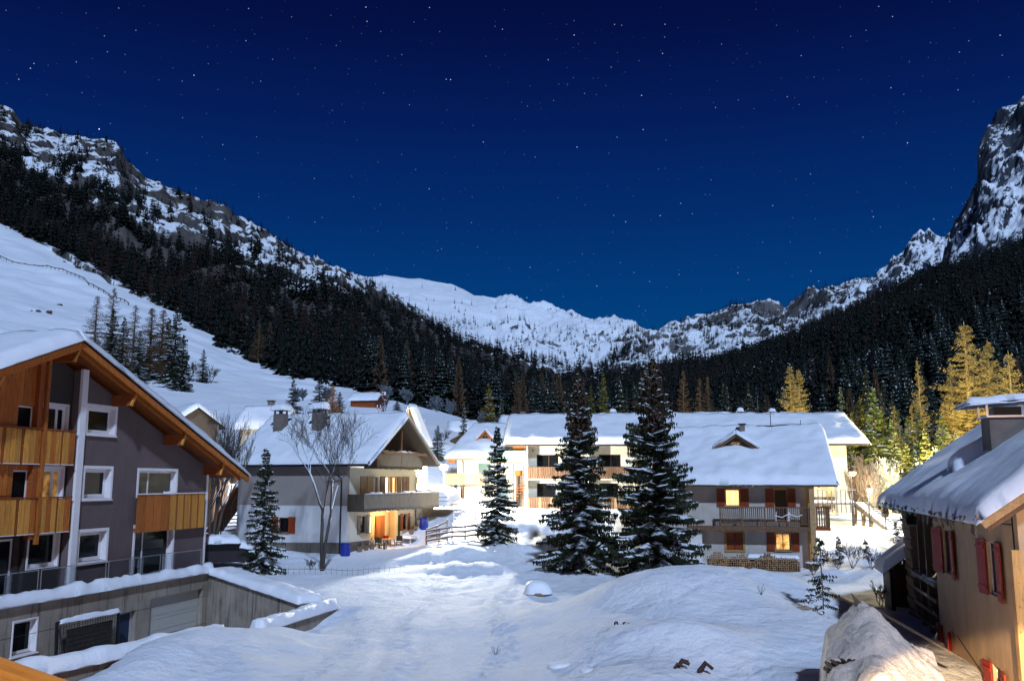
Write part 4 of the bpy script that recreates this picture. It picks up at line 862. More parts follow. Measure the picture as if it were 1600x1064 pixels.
# roof
X0, X1 = W0-1.0, 1.5; YB = 2*YR-YE
rf = slab('roof', (X0, YE, EZ), (X1, YE, EZ), (X1, YR, RZ), (X0, YR, RZ), .14, WOODD, RC); slab('roof_plate', (X0, YB, EZ), (X1, YB, EZ), (X1, YR, RZ), (X0, YR, RZ), .14, WOODD, rf)
MB().beam((X0, YE-.02, EZ-.11), (X1, YE-.02, EZ-.11), .06, .24).build('eave_board', WOODD, rf)
MB().beam((X1-.02, YE, EZ-.02), (X1-.02, YR, RZ-.02), .06, .22).build('barge_board', WOODB, rf)
for i in range(12): MB().beam((X0+.4+i*.93, YE+.05, EZ-.2), (X0+.4+i*.93, .1, EZ+.38), .10, .14).build('rafter', WOODB, rf)
snow_slab(rf, (X0, YE, EZ), (X1, YE, EZ), (X1, YR, RZ), (X0, YR, RZ), .40, seed=14, res=.2, soft=.5); snow_slab(rf, (X0, YB, EZ), (X1, YB, EZ), (X1, YR, RZ), (X0, YR, RZ), .40, seed=15)
icicles(rf, (-4.6, YE-.08, EZ-.05), (-3.2, YE-.08, EZ-.05), 16, ICE, .08, .3)
# dormer
sl = (RZ-EZ)/(YR-YE)
def dormer(parent, cx, y0, half, zlow, ztop, wood, trim, seed, depth, lit=None, T=.22):
    d = wall_poly('dormer', [(cx-half*.86, zlow-.1), (cx+half*.86, zlow-.1), (cx+half*.86, zlow+.18), (cx, ztop-.14), (cx-half*.86, zlow+.18)], [(cx-.3, cx+.3, zlow+.05, zlow+.5)], y0+.35, .1, wood, parent)
    for s_ in (-1, 1):
        A = (cx+s_*half, y0, zlow+.1); B = (cx, y0, ztop); C_ = (cx, y0+depth, ztop); D = (cx+s_*half, y0+depth*.6, zlow+.1)
        slab('dormer_roof', A, B, C_, D, .10, trim, d); MB().beam((A[0], y0-.02, A[2]-.08), (B[0], y0-.02, B[2]-.08), .06, .16).build('barge_board', trim, d)
        MB().beam((A[0]-s_*.15, y0+.03, A[2]-.17), (B[0], y0+.03, B[2]-.22), .04, .03).build('trim_strip', WOODT, d)
        snow_slab(d, A, (cx+s_*half, y0+depth*.6, zlow+.1), C_, B, T, seed=seed+s_, res=.12, soft=.25, over=.06)
    box('side_cheek', cx-half*.86, cx-half*.86+.06, y0+.4, y0+depth*.5, zlow-.1, zlow+.2, wood, d); box('side_cheek', cx+half*.86-.06, cx+half*.86, y0+.4, y0+depth*.5, zlow-.1, zlow+.2, wood, d)
    w = MB(); frame_bars(w, cx-.3, cx+.3, zlow+.05, zlow+.5, y0+.34, y0+.40, .05, (cx,)); w = w.build('window', WOODT, d); box('pane', cx-.27, cx+.27, y0+.38, y0+.385, zlow+.08, zlow+.47, lit or GLASSD, w)
    return d
yd = 2.2; dormer(RC, -4.3, yd, 1.5, EZ+sl*(yd-YE)+.42, EZ+sl*(yd-YE)+1.5, WOODD, WOODB, 41, 2.6, lit=m_emit('dim_attic_window', None, .4, ((.2, .12, .03), (.9, .6, .3), (6, 6, 1), 3)))
c = box('chimney', -4.0, -3.65, 4.6, 4.95, 8.2, 9.55, STONE, RC); box('cap', -4.1, -3.55, 4.5, 5.05, 9.55, 9.6, DARKMET, c)
c = box('chimney', -8.9, -8.4, 3.0, 3.5, 7.4, 8.7, STONE, RC); box('cap', -9.0, -8.3, 2.9, 3.6, 8.7, 8.76, DARKMET, c)
snow_slab(c, (-9, 2.9, 8.76), (-8.3, 2.9, 8.76), (-8.3, 3.6, 8.76), (-9, 3.6, 8.76), .2, over=.02, res=.08, soft=.25, ridge=False, seed=3)
MB().tube([(-1.9, 5.6, 9.0), (-1.9, 5.6, 10.4)], .025).tube([(-2.2, 5.6, 10.3), (-1.6, 5.6, 10.3)], .015).build('aerial', DARKMET, RC)
MB().tube([(-3.0, 5.35, 9.45), (-.2, 5.35, 9.50), (.05, 5.35, 9.50), (.05, 5.35, 9.8)], .035).build('roof_rail', DARKMET, RC)
dd = MB().tube([(-9.6, 5.5, 9.0), (-9.6, 5.5, 9.9)], .03).build('aerial_post', STEEL, RC); MB().lathe([(.02, -.08), (.25, -.03), (.40, .06), (.42, .08), (.38, .07), (.02, -.02)], (-9.6, 5.3, 10.1), 16).build('satellite_dish', WHITE, dd)
# firewood stacked along the wall: hundreds of round and split ends
FW = thing('firewood_stack', 'long stack of split firewood with snow on top under the chalet windows', 'firewood', (18.36, 57, 0), -13)
rr = random.Random(4); logs = MB()
def log(m, x, y, z, r, l, k=6):
    b = len(m.v); a0 = rr.random()*6.28; kk = k if rr.random() < .5 else 4
    for yy in (y, y+l):
        for j in range(kk): t = a0+2*PI*j/kk; q = r*rr.uniform(.8, 1.1); m.v.append((x+q*math.cos(t), yy, z+q*math.sin(t)))
    m.f.append(tuple(b+j for j in range(kk))); m.f.append(tuple(b+kk+j for j in range(kk))[::-1])
    for j in range(kk): m.f.append((b+j, b+kk+j, b+kk+(j+1) % kk, b+(j+1) % kk))
def stack_top(x): return 1.22+.16*math.sin(x*1.9)+.10*math.sin(x*4.3+1)+(.18 if -5 < x < -3.9 else 0)
x = -6.3
while x < -.9:
    z = -.0
    while z < stack_top(x)-.05: log(logs, x+rr.uniform(-.02, .02), -1.35+rr.uniform(-.05, .05), z, rr.uniform(.052, .075), .45); z += .125
    x += .128
LOGM = m_wood('firewood_ends', (.34, .20, .10), (.10, .055, .03), 2.0, 'y', .9)
logs.build('log', LOGM, FW, kind='stuff'); box('back_stack', -6.3, -.95, -1.0, -.6, -.3, 1.0, WOODD, FW)
snow_slab(FW, (-3.9, -1.2, 1.22), (-.9, -1.2, 1.2), (-.9, -.6, 1.25), (-3.9, -.6, 1.25), .10, SNOW, over=.03, res=.1, soft=.2, ridge=False, seed=5, lump=.04)

# ================================================================== LONG APARTMENT BLOCK behind the spruces
FB = thing('apartment_block', 'long white apartment block with brown balconies and one wide snowy roof', 'house', (0, 82, 0), -3)
fh = []
for i, x in enumerate((2.2, 7.7, 13.0, 18.5, 24.0)): fh += [(x, x+1.95, 6.15, 8.07), (x, x+1.7, 3.9, 5.55)]
wall_poly('wall', [(1.25, 2.0), (29.3, 2.0), (29.3, 9.25), (1.25, 9.25)], fh, 0, .3, CREAM_PL, FB)
wall_poly('side_wall', [(.3, 2.0), (10, 2.0), (10, 9.2), (5, 11.6), (.3, 9.2)], [], .95, .3, CREAM_PL, FB, axis='x'); wall_poly('side_wall', [(.3, 1.5), (10, 1.5), (10, 9.2), (5, 11.6), (.3, 9.2)], [], 29.0, .3, CREAM_PL, FB, axis='x')
box('back_wall', 1.25, 29.3, 10, 10.3, 1.5, 9.2, CREAM_PL, FB)
for (x0, x1, z0, z1) in fh: window(FB, x0, x1, z0, z1, 0, .2, .05, WOODB, mull=((x0+x1)/2+.1,) if z0 > 6 else ())
for i, x in enumerate((1.45, 7.0, 12.5, 18.0, 23.5)):
    for z0, mm_ in ((5.95, WOODB), (3.35, WOODB)):
        b = box('balcony', x-.1, x+4.4, -.9, -.01, z0-.12, z0, CREAM_PL, FB); box('handrail', x-.1, x+4.45, -.98, -.88, z0+.98, z0+1.04, WOODD, b)
        for j in range(22): box('board', x-.08+j*.205, x+.10+j*.205, -.95, -.92, z0+(0 if j % 4 or z0 > 5 else .1), z0+.98, mm_ if (j % 5 or z0 > 5) else WOODT, b)
for x in (1.3, 6.7, 12.2, 17.7, 23.2): box('partition', x, x+.14, -.95, -.01, 2.4, 9.0, CREAM_PL, FB)
X0, X1 = -.6, 31.0
rf = slab('roof', (X0, -1.1, 8.95), (X1, -1.1, 8.95), (X1, 5, 11.65), (X0, 5, 11.65), .2, WOODB, FB); slab('roof_plate', (X0, 11.1, 8.95), (X1, 11.1, 8.95), (X1, 5, 11.65), (X0, 5, 11.65), .2, WOODB, rf)
MB().tube([(X0, -1.2, 8.86), (X1, -1.2, 8.86)], .07).build('gutter', DARKMET, rf)
snow_slab(rf, (X0, -1.1, 8.95), (X1, -1.1, 8.95), (X1, 5, 11.65), (X0, 5, 11.65), .45, seed=17, res=.32); snow_slab(rf, (X0, 11.1, 8.95), (X1, 11.1, 8.95), (X1, 5, 11.65), (X0, 5, 11.65), .45, seed=18, res=.4)
MB().tube([(1.3, -.06, 8.8), (1.3, -.06, 2.6)], .05).build('downpipe', WOODB, FB)
for x in (1.8, 6.9, 7.5): box('wall_lamp', x, x+.12, -.1, -.001, 8.35, 8.5, DARKMET, FB)
for x, z in ((21.5, 11.6), (24.5, 11.6), (13.6, 11.6), (9.4, 11.6)):
    c = box('chimney', x-.25, x+.25, 6.2, 6.7, 10.9, 12.35, STONE, FB); snow_slab(c, (x-.32, 6.12, 12.35), (x+.32, 6.12, 12.35), (x+.32, 6.78, 12.35), (x-.32, 6.78, 12.35), .28, over=.02, res=.1, soft=.28, ridge=False, seed=int(x))
MB().tube([(22.9, 5.2, 11.6), (22.9, 5.2, 13.4)], .03).build('aerial', DARKMET, FB)
box('lean_pillar', 27.8, 29.0, -2.0, -.9, .8, 6.3, CREAM_PL, FB)
# ---- left wing with dormer
WG = thing('house', 'cream house with tan balcony, half hipped snowy roof and small wooden dormer', 'house', (-1, 84, 0), -3)
wall_poly('wall', [(-4.0, 3.0), (2.2, 3.0), (2.2, 8.1), (-4.0, 8.1)], [(-2.1, -1.0, 6.2, 7.35), (-3.95+.25, -3.3, 4.1, 5.5), (-.3, .9, 3.9, 5.6)], 0, .3, CREAM_PL, WG)
wall_poly('side_wall', [(.3, 3.0), (9.7, 3.0), (9.7, 8.0), (7, 9.3), (3, 9.3), (.3, 8.0)], [], -4.0, .3, CREAM_PL, WG, axis='x'); box('back_wall', -4, 2.2, 9.7, 10, 3, 8, CREAM_PL, WG)
window(WG, -2.1, -1.0, 6.2, 7.35, 0, .1, .05, m_flat('green_window_paint', (.05, .18, .12), .5), mull=(-1.55,), glass=m_glass('pale_reflecting_glass', (.12, .16, .15), .1)); window(WG, -3.7, -3.3, 4.1, 5.5, 0, .1, .05, WOODB, name='door')
window(WG, -.3, .9, 3.9, 5.6, 0, .1, .08, bpy.data.materials['green_window_paint'], mull=(.3,), glass=bpy.data.materials['pale_reflecting_glass'])
b = box('balcony', -5.0, -1.4, -1.0, -.01, 5.4, 5.55, WOODT, WG); box('handrail', -5.05, -1.4, -1.06, -.96, 6.36, 6.42, WOODT, b)
for j in range(17): box('board', -4.98+j*.21, -4.80+j*.21, -1.03, -1.0, 5.42, 6.36, WOODT, b)
for j in range(4): box('board', -5.02, -4.99, -.98+j*.24, -.78+j*.24, 5.42, 6.36, WOODT, b)
box('corner_cabin', -4.75, -4.1, -.7, -.05, 7.35, 7.95, WOODO, WG); box('post', -4.85, -4.72, -.95, -.82, 3.2, 5.4, WOODT, WG); box('post', -4.3, -4.2, -.9, -.8, 3.2, 5.4, WOODT, WG)
MB().tube([(-3.55, -.9, 7.85), (-3.45, -.1, 7.4), (-3.45, -.06, 3.3)], .05).build('downpipe', WOODB, WG)
sx0, sx1 = -5.0, .6
rf = slab('roof', (sx0, -1, 7.9), (sx1, -1, 7.9), (sx1, 5, 10.9), (sx0+1.9, 5, 10.9), .2, WOODB, WG); slab('roof_plate', (sx0, 11, 7.9), (sx1, 11, 7.9), (sx1, 5, 10.9), (sx0+1.9, 5, 10.9), .2, WOODB, rf)
MB().prism([(sx0, 2.4, 9.55), (sx0, 7.6, 9.55), (sx0+1.9, 5, 10.88)], (0, 0, -.15)).build('hip_plate', WOODB, rf)
snow_slab(rf, (sx0, -1, 7.9), (sx1, -1, 7.9), (sx1, 5, 10.9), (sx0+1.9, 5, 10.9), .42, seed=19, res=.25); snow_slab(rf, (sx0, 11, 7.9), (sx1, 11, 7.9), (sx1, 5, 10.9), (sx0+1.9, 5, 10.9), .42, seed=20, res=.35)
MB().beam((sx0, -1.04, 7.76), (sx1, -1.04, 7.76), .08, .28).build('eave_board', WOODT, rf)
dormer(WG, -1.6, 1.3, .85, 9.45, 10.5, WOODO, WOODO, 51, 2.0, T=.3)
LINK = thing('stair_tower', 'open brown wooden stair and green balcony between the two pale houses', 'stair', (0, 82, 0), -3)
box('back_wall', -.4, 1.0, 1.4, 1.6, 2.6, 9.0, CREAM_PL, LINK); box('cabin', .05, 1.15, .2, 1.3, 8.45, 8.9, WOODO, LINK)
b = box('balcony', -1.9, 1.2, -.6, 1.3, 7.35, 7.5, WOODT, LINK)
for j in range(12): box('board', -1.88+j*.26, -1.65+j*.26, -.65, -.61, 7.45, 8.4, GREENP, b)
box('cabin', .2, 1.15, .6, 1.35, 6.2, 6.7, WOODO, LINK)
for q in (.1, 1.0): box('post', q, q+.12, -.3, -.18, 2.8, 7.3, WOODR, LINK)
for i in range(11): box('step', -.9+i*.17, .15+i*.17-.4, -.2, .7, 3.2+i*.24, 3.26+i*.24, WOODR, LINK)
box('bay', .3, 1.1, .3, 1.3, 3.0, 6.2, WOODD, LINK)

# ================================================================== OLD HOUSE at the right edge
OH = thing('old_house', 'old ochre house with dark red shutters and deep ragged snow roof at the right edge', 'house', (12.05, 22.2, 0), -104.7)
def plane(y): return 5.60+.70*y
uw = [(-3.28, -2.15, 2.72, 4.12), (-9.35, -7.95, 2.72, 4.12)]
lw_ = [(-3.6, -2.5, -1.0, .86), (-8.9, -8.5, -.9, .9), (-10.9, -10.4, -.8, .86)]
wall_poly('wall', [(-10.9, -2), (0, -2), (0, 5.25), (-10.9, 5.25)], uw+lw_[:1], 0, .4, OCHRE_PL, OH)
wall_poly('side_wall', [(.4, -2), (7.6, -2), (7.6, 5.6), (4, 8.1), (.4, 5.4)], [], -.4, .4, OCHRE_PL, OH, axis='x')
box('far_wall', -18.6, -11, 3.0, 3.3, -2, 5.2, BRICKD, OH); box('back_wall', -18.6, 0, 7.6, 8, -2, 5.5, OCHRE_PL, OH); 
DKG = m_flat('dull_dark_window', (.012, .010, .010), .5, 0, .1)
for uwi in uw+lw_[:1]: window(OH, *uwi, 0, .08, .05, WHITE if uwi[0] > -4 else WOODB, mull=((uwi[0]+uwi[1])/2,), glass=DKG)
def old_shutter(x, z0, z1, w, ang, hinge=1):
    """plank shutter standing ajar; hinge 1 = opens to the left of x"""
    s = MB(); n = 3
    for i in range(n): s.box(i*w/n+.004, (i+1)*w/n-.004, -.02, .02, 0, z1-z0)
    s.box(.01, w-.01, -.045, -.02, .15, .24); s.box(.01, w-.01, -.045, -.02, z1-z0-.24, z1-z0-.15)
    if hinge < 0: s.v = [(-a, b, c) for a, b, c in s.v]; s.f = [t[::-1] for t in s.f]
    o = s.build('shutter', SHUTR, OH); o.location = (x, -.04, z0); o.rotation_euler = (0, 0, math.radians(ang)); return o
old_shutter(-3.28, 2.68, 4.15, .66, 6, -1); old_shutter(-2.2, 2.66, 4.15, .74, -5, 1); old_shutter(-9.35, 2.68, 4.15, .95, 8, -1); old_shutter(-7.95, 2.66, 4.15, .80, -6, 1)
old_shutter(-3.6, -1.0, .88, .62, 6, -1); old_shutter(-2.5, -1.0, .88, .62, -6, 1); old_shutter(-10.35, -.9, .86, .55, 4, -1); old_shutter(-8.9, -.9, .9, .55, -20, 1)
for z in (4.75,): MB().tube([(-10.6, -.012, z+.05), (-7, -.012, z-.0), (-3.5, -.012, z-.12), (-.5, -.012, z-.1)], .010, 4).build('crack', DARKMET, OH)
MB().tube([(-.35, -.02, 5.2), (-.33, -.02, 2.0), (-.3, -.02, -1.0)], .016, 5).build('cable', DARKMET, OH); MB().tube([(-8.0, -.02, .9), (-.3, -.02, -.35)], .010, 4).build('cable', DARKMET, OH)
box('corner_post', -.06, .22, -.22, -.01, -2, 4.1, m_wood('warm_post_wood', (.55, .32, .12)), OH)
# rubble pillar and dark timber recess beyond the plastered part
pl = MB(); rr = random.Random(8); z = -2.0
while z < 5.0:
    hh = rr.uniform(.16, .30); y = -.02
    pl.box(-17.6+rr.uniform(-.05, .03), -15.75+rr.uniform(-.05, .05), y+rr.uniform(-.05, .03), .9, z+.012, z+hh-.012); z += hh
pl.build('stone_pillar', BRICKD, OH)
rc = box('recess_wall', -15.7, -10.95, 1.0, 1.15, -2, 5.1, WOODD, OH)
for i in range(16): box('board', -15.65+i*.295, -15.65+i*.295+.27, .95, .99, 2.2, 5.0, WOODD, rc)
box('recess_floor', -15.7, -10.95, -.1, 1.0, 2.05, 2.2, WOODG, rc); snow_slab(rc, (-15.7, -.1, 2.2), (-10.95, -.1, 2.2), (-10.95, .2, 2.2), (-15.7, .2, 2.2), .06, over=0, res=.12, soft=.1, ridge=False, seed=2)
for q in (-14.2, -12.6): box('post', q, q+.16, -.05, .12, -2, 5.0, WOODD, rc)
for k in range(3): box('rail', -15.7, -10.95, -.06, -.02, .5+k*.5, .62+k*.5, WOODD, rc)
# roof
rx0, rx1 = -16.7, .95; e0 = -1.0; ry = 4.1
rf = slab('roof', (rx0, e0, plane(e0)), (rx1, e0, plane(e0)), (rx1, ry, plane(ry)), (rx0, ry, plane(ry)), .16, WOODD, OH); slab('roof_plate', (rx0, 2*ry-e0, plane(e0)), (rx1, 2*ry-e0, plane(e0)), (rx1, ry, plane(ry)), (rx0, ry, plane(ry)), .16, WOODD, rf)
MB().beam((rx1-.04, e0, plane(e0)-.13), (rx1-.04, ry, plane(ry)-.13), .14, .34).build('barge_board', WOODT, rf); MB().beam((rx1-.16, e0+.15, plane(e0)-.28), (rx1-.16, ry, plane(ry)-.42), .12, .16).build('rafter', WOODB, rf)
for k in range(14): MB().beam((-.2-k*1.22, e0+.05, plane(e0)-.22), (-.2-k*1.22, .2, plane(.2)-.22), .12, .16).build('rafter', WOODB, rf)
rr = random.Random(3)                              # torn sheet metal and shingles along the eave
for k in range(46):
    x = rx0+.2+k*.375; m = MB(); w = rr.uniform(.18, .42); l = rr.uniform(.15, .5)
    m.prism([(x, e0-rr.uniform(.02, .16), plane(e0)-rr.uniform(.0, .10)), (x+w, e0-rr.uniform(.02, .16), plane(e0)-rr.uniform(.0, .10)), (x+w+rr.uniform(-.1, .1), e0-.05-rr.uniform(0, .08), plane(e0)-l), (x-rr.uniform(-.1, .1), e0-.03-rr.uniform(0, .1), plane(e0)-l*rr.uniform(.6, 1))], (0, .03, .0))
    m.build('shingle', GREENM if k < 22 and rr.random() < .75 else WOODD, rf)
MB().beam((-9.6, -.9, plane(e0)-.25), (-8.6, -1.05, plane(e0)-.62), .30, .04).build('loose_board', GREENM, rf)
snow_slab(rf, (rx0, e0, plane(e0)), (rx1, e0, plane(e0)), (rx1, ry, plane(ry)), (rx0, ry, plane(ry)), .34, seed=24, res=.15, soft=.6, over=.14, lump=.05, skirt=.08)
snow_slab(rf, (rx0, 2*ry-e0, plane(e0)), (rx1, 2*ry-e0, plane(e0)), (rx1, ry, plane(ry)), (rx0, ry, plane(ry)), .42, seed=25, res=.4)
c = box('chimney', -7.1, -6.0, .95, 2.1, 5.9, 7.62, STONE, OH); box('collar', -7.2, -5.92, .86, 2.2, 7.62, 7.68, STEEL, c)
for q in ((-7.1, .9), (-6.02, .9), (-7.1, 2.1), (-6.02, 2.1)): box('cap_post', q[0]-.03, q[0]+.03, q[1]-.03, q[1]+.03, 7.68, 8.08, STEEL, c)
MB().prism([(-7.6, .3, 7.98), (-5.75, .3, 7.98), (-5.75, 2.6, 8.14), (-7.6, 2.6, 8.14)], (0, 0, .05)).build('cap', DARKMET, c); box('flue', -6.9, -6.2, 1.15, 1.9, 7.68, 7.95, DARKMET, c)
snow_slab(c, (-7.6, .3, 8.03), (-5.75, .3, 8.03), (-5.75, 2.6, 8.19), (-7.6, 2.6, 8.19), .12, over=.02, res=.12, soft=.15, ridge=False, seed=6)
c = box('chimney', -5.0, -4.4, 3.2, 3.8, 7.4, 9.0, STONE, OH); snow_slab(c, (-5.15, 3.05, 9.0), (-4.25, 3.05, 9.0), (-4.25, 3.95, 9.0), (-5.15, 3.95, 9.0), .35, over=.02, res=.1, soft=.35, ridge=False, seed=7)
snow_slab(c, (-8.3, .1, 5.95), (-7.15, .1, 5.95), (-7.15, 1.6, 7.0), (-8.3, 1.6, 7.0), .55, over=.02, res=.12, soft=.5, ridge=False, seed=8, lump=.08)
# timber shed tucked against it
SH = thing('shed', 'small dark timber shed with snowy roof beyond the old ochre house', 'shed', (12.05, 22.2, 0), -104.7)
for i in range(10): box('board', -20.0, -19.96, -.62+i*.2, -.44+i*.2, -2, 2.3, WOODD, SH)
for i in range(11): box('board', -19.95+i*.2, -19.77+i*.2, -.66, -.62, -2, 2.2, WOODD, SH)
box('back_wall', -19.9, -17.7, -.55, -.5, -2, 2.1, BLACKM, SH); box('back_wall', -19.95, -19.9, -.5, 1.2, -2, 2.1, BLACKM, SH)  # black sheets right behind the boards, standing in for the dark inside
slab('roof', (-20.5, -.85, 2.0), (-17.7, -.85, 2.0), (-17.7, .9, 3.35), (-20.5, .9, 3.35), .1, WOODD, SH); snow_slab(SH, (-20.5, -.85, 2.0), (-17.7, -.85, 2.0), (-17.7, .9, 3.35), (-20.5, .9, 3.35), .26, seed=31, res=.14, soft=.4, lump=.06)

# ================================================================== far roofs, hut, garage
def small_house(name, label, loc, ang, L, D, zw, zr, wallm, woodm, T=.35, seed=1, group=None, over=.6, cat='house', chim=False, boards=False):
    loc = (loc[0], loc[1], tz(loc[0], loc[1])+loc[2]); t = thing(name, label, cat, loc, ang, group); h = D/2
    wall_poly('wall', [(-L/2, -1.5), (L/2, -1.5), (L/2, zw), (-L/2, zw)], [], -h, .2, wallm, t); box('back_wall', -L/2, L/2, h-.2, h, -1.5, zw, wallm, t)
    for s_ in (-L/2, L/2-.2): wall_poly('gable_wall', [(-h+.2, -1.5), (h-.2, -1.5), (h-.2, zw), (0, zr-.1), (-h+.2, zw)], [], s_, .2, woodm, t, axis='x')
    e = h+over; ze = zw-(zr-zw)*over/h; l = L/2+over
    rf = slab('roof', (-l, -e, ze), (l, -e, ze), (l, 0, zr), (-l, 0, zr), .12, woodm, t); slab('roof_plate', (-l, e, ze), (l, e, ze), (l, 0, zr), (-l, 0, zr), .12, woodm, rf)
    snow_slab(rf, (-l, -e, ze), (l, -e, ze), (l, 0, zr), (-l, 0, zr), T, seed=seed, res=.3); snow_slab(rf, (-l, e, ze), (l, e, ze), (l, 0, zr), (-l, 0, zr), T, seed=seed+1, res=.3)
    if chim: c = box('chimney', -.3, .3, h*.2, h*.2+.5, zr-1, zr+.9, STONE, rf); box('cap', -.4, .4, h*.2-.1, h*.2+.6, zr+.9, zr+.98, DARKMET, c)
    return t
h = small_house('hut', 'small brown log hut with snowy roof alone on the meadow', (-24.0, 150, .0), -10, 4.2, 3.0, 1.3, 2.2, WOODR, WOODR, .25, 61, over=.4, cat='hut')
for i in range(7): box('log', -2.1, 2.1, -1.58, -1.505, -.2+i*.2, -.02+i*.2, WOODR, h)
small_house('hut', 'red brown hut half hidden behind the wide green tree', (-6.3, 118, -.6), 5, 2.6, 2.4, 1.2, 2.0, WOODR, WOODR, .3, 63, cat='hut')
small_house('house', 'pale snowy roofed house just left of the upright chimney, lit by a lamp', (-25.6, 96, 1.6), -8, 4.2, 4, 1.0, 2.6, CREAM_PL, WOODT, .45, 65, chim=True)
small_house('house', 'low house whose snowy roof shows over the grey house eave', (-35.0, 98, 2.2), -50, 6, 5, 1.2, 2.9, CREAM_PL, WOODD, .45, 67)
small_house('house', 'snowy roof with a small chimney showing behind the long block', (1.2, 104, 1.4), -3, 4, 4, 2.4, 4.2, CREAM_PL, WOODD, .45, 69, chim=True)
small_house('house', 'narrow pale gable peeking out behind the left chalet roof', (-8.55, 79, 3.2), 68, .8, 2.4, 2.6, 5.2, CREAM_PL, WOODT, .2, 71, over=.35)
small_house('house', 'white walled neighbour house with dark shutter left of the chalet', (-27.2, 72, .2), -21, 8, 6, 3.4, 5.2, WHITE_PL, WOODB, .4, 73)
# snow buried garage with railing right of the left chalet
GR = thing('garage', 'low garage buried under thick snow beside the floodlight', 'garage', (-7.2, 73.0, 2.6), -8)
box('wall', -1.8, .4, -1.2, 3, -1.5, 1.2, WOODG, GR); box('roof', -2.0, 2.4, -1.3, 3.4, 1.2, 1.32, WOODD, GR)
for i in range(10): box('board', -1.78+i*.22, -1.58+i*.22, -1.24, -1.205, -1.2, 1.15, WOODG, GR)
snow_slab(GR, (-2.0, -1.3, 1.32), (2.4, -1.3, 1.32), (2.4, 3.4, 1.7), (-2.0, 3.4, 1.7), 1.15, over=.1, res=.2, soft=1.0, ridge=False, seed=75, lump=.08)
MB().tube([(-2, -1.6, 1.9), (2.6, -1.6, 1.9)], .03).tube([(-2, -1.6, 1.6), (2.6, -1.6, 1.6)], .02).tube([(-1, -1.6, 1.0), (-1, -1.6, 1.9)], .03).tube([(1, -1.6, 1.0), (1, -1.6, 1.9)], .03).build('railing', DARKMET, GR)
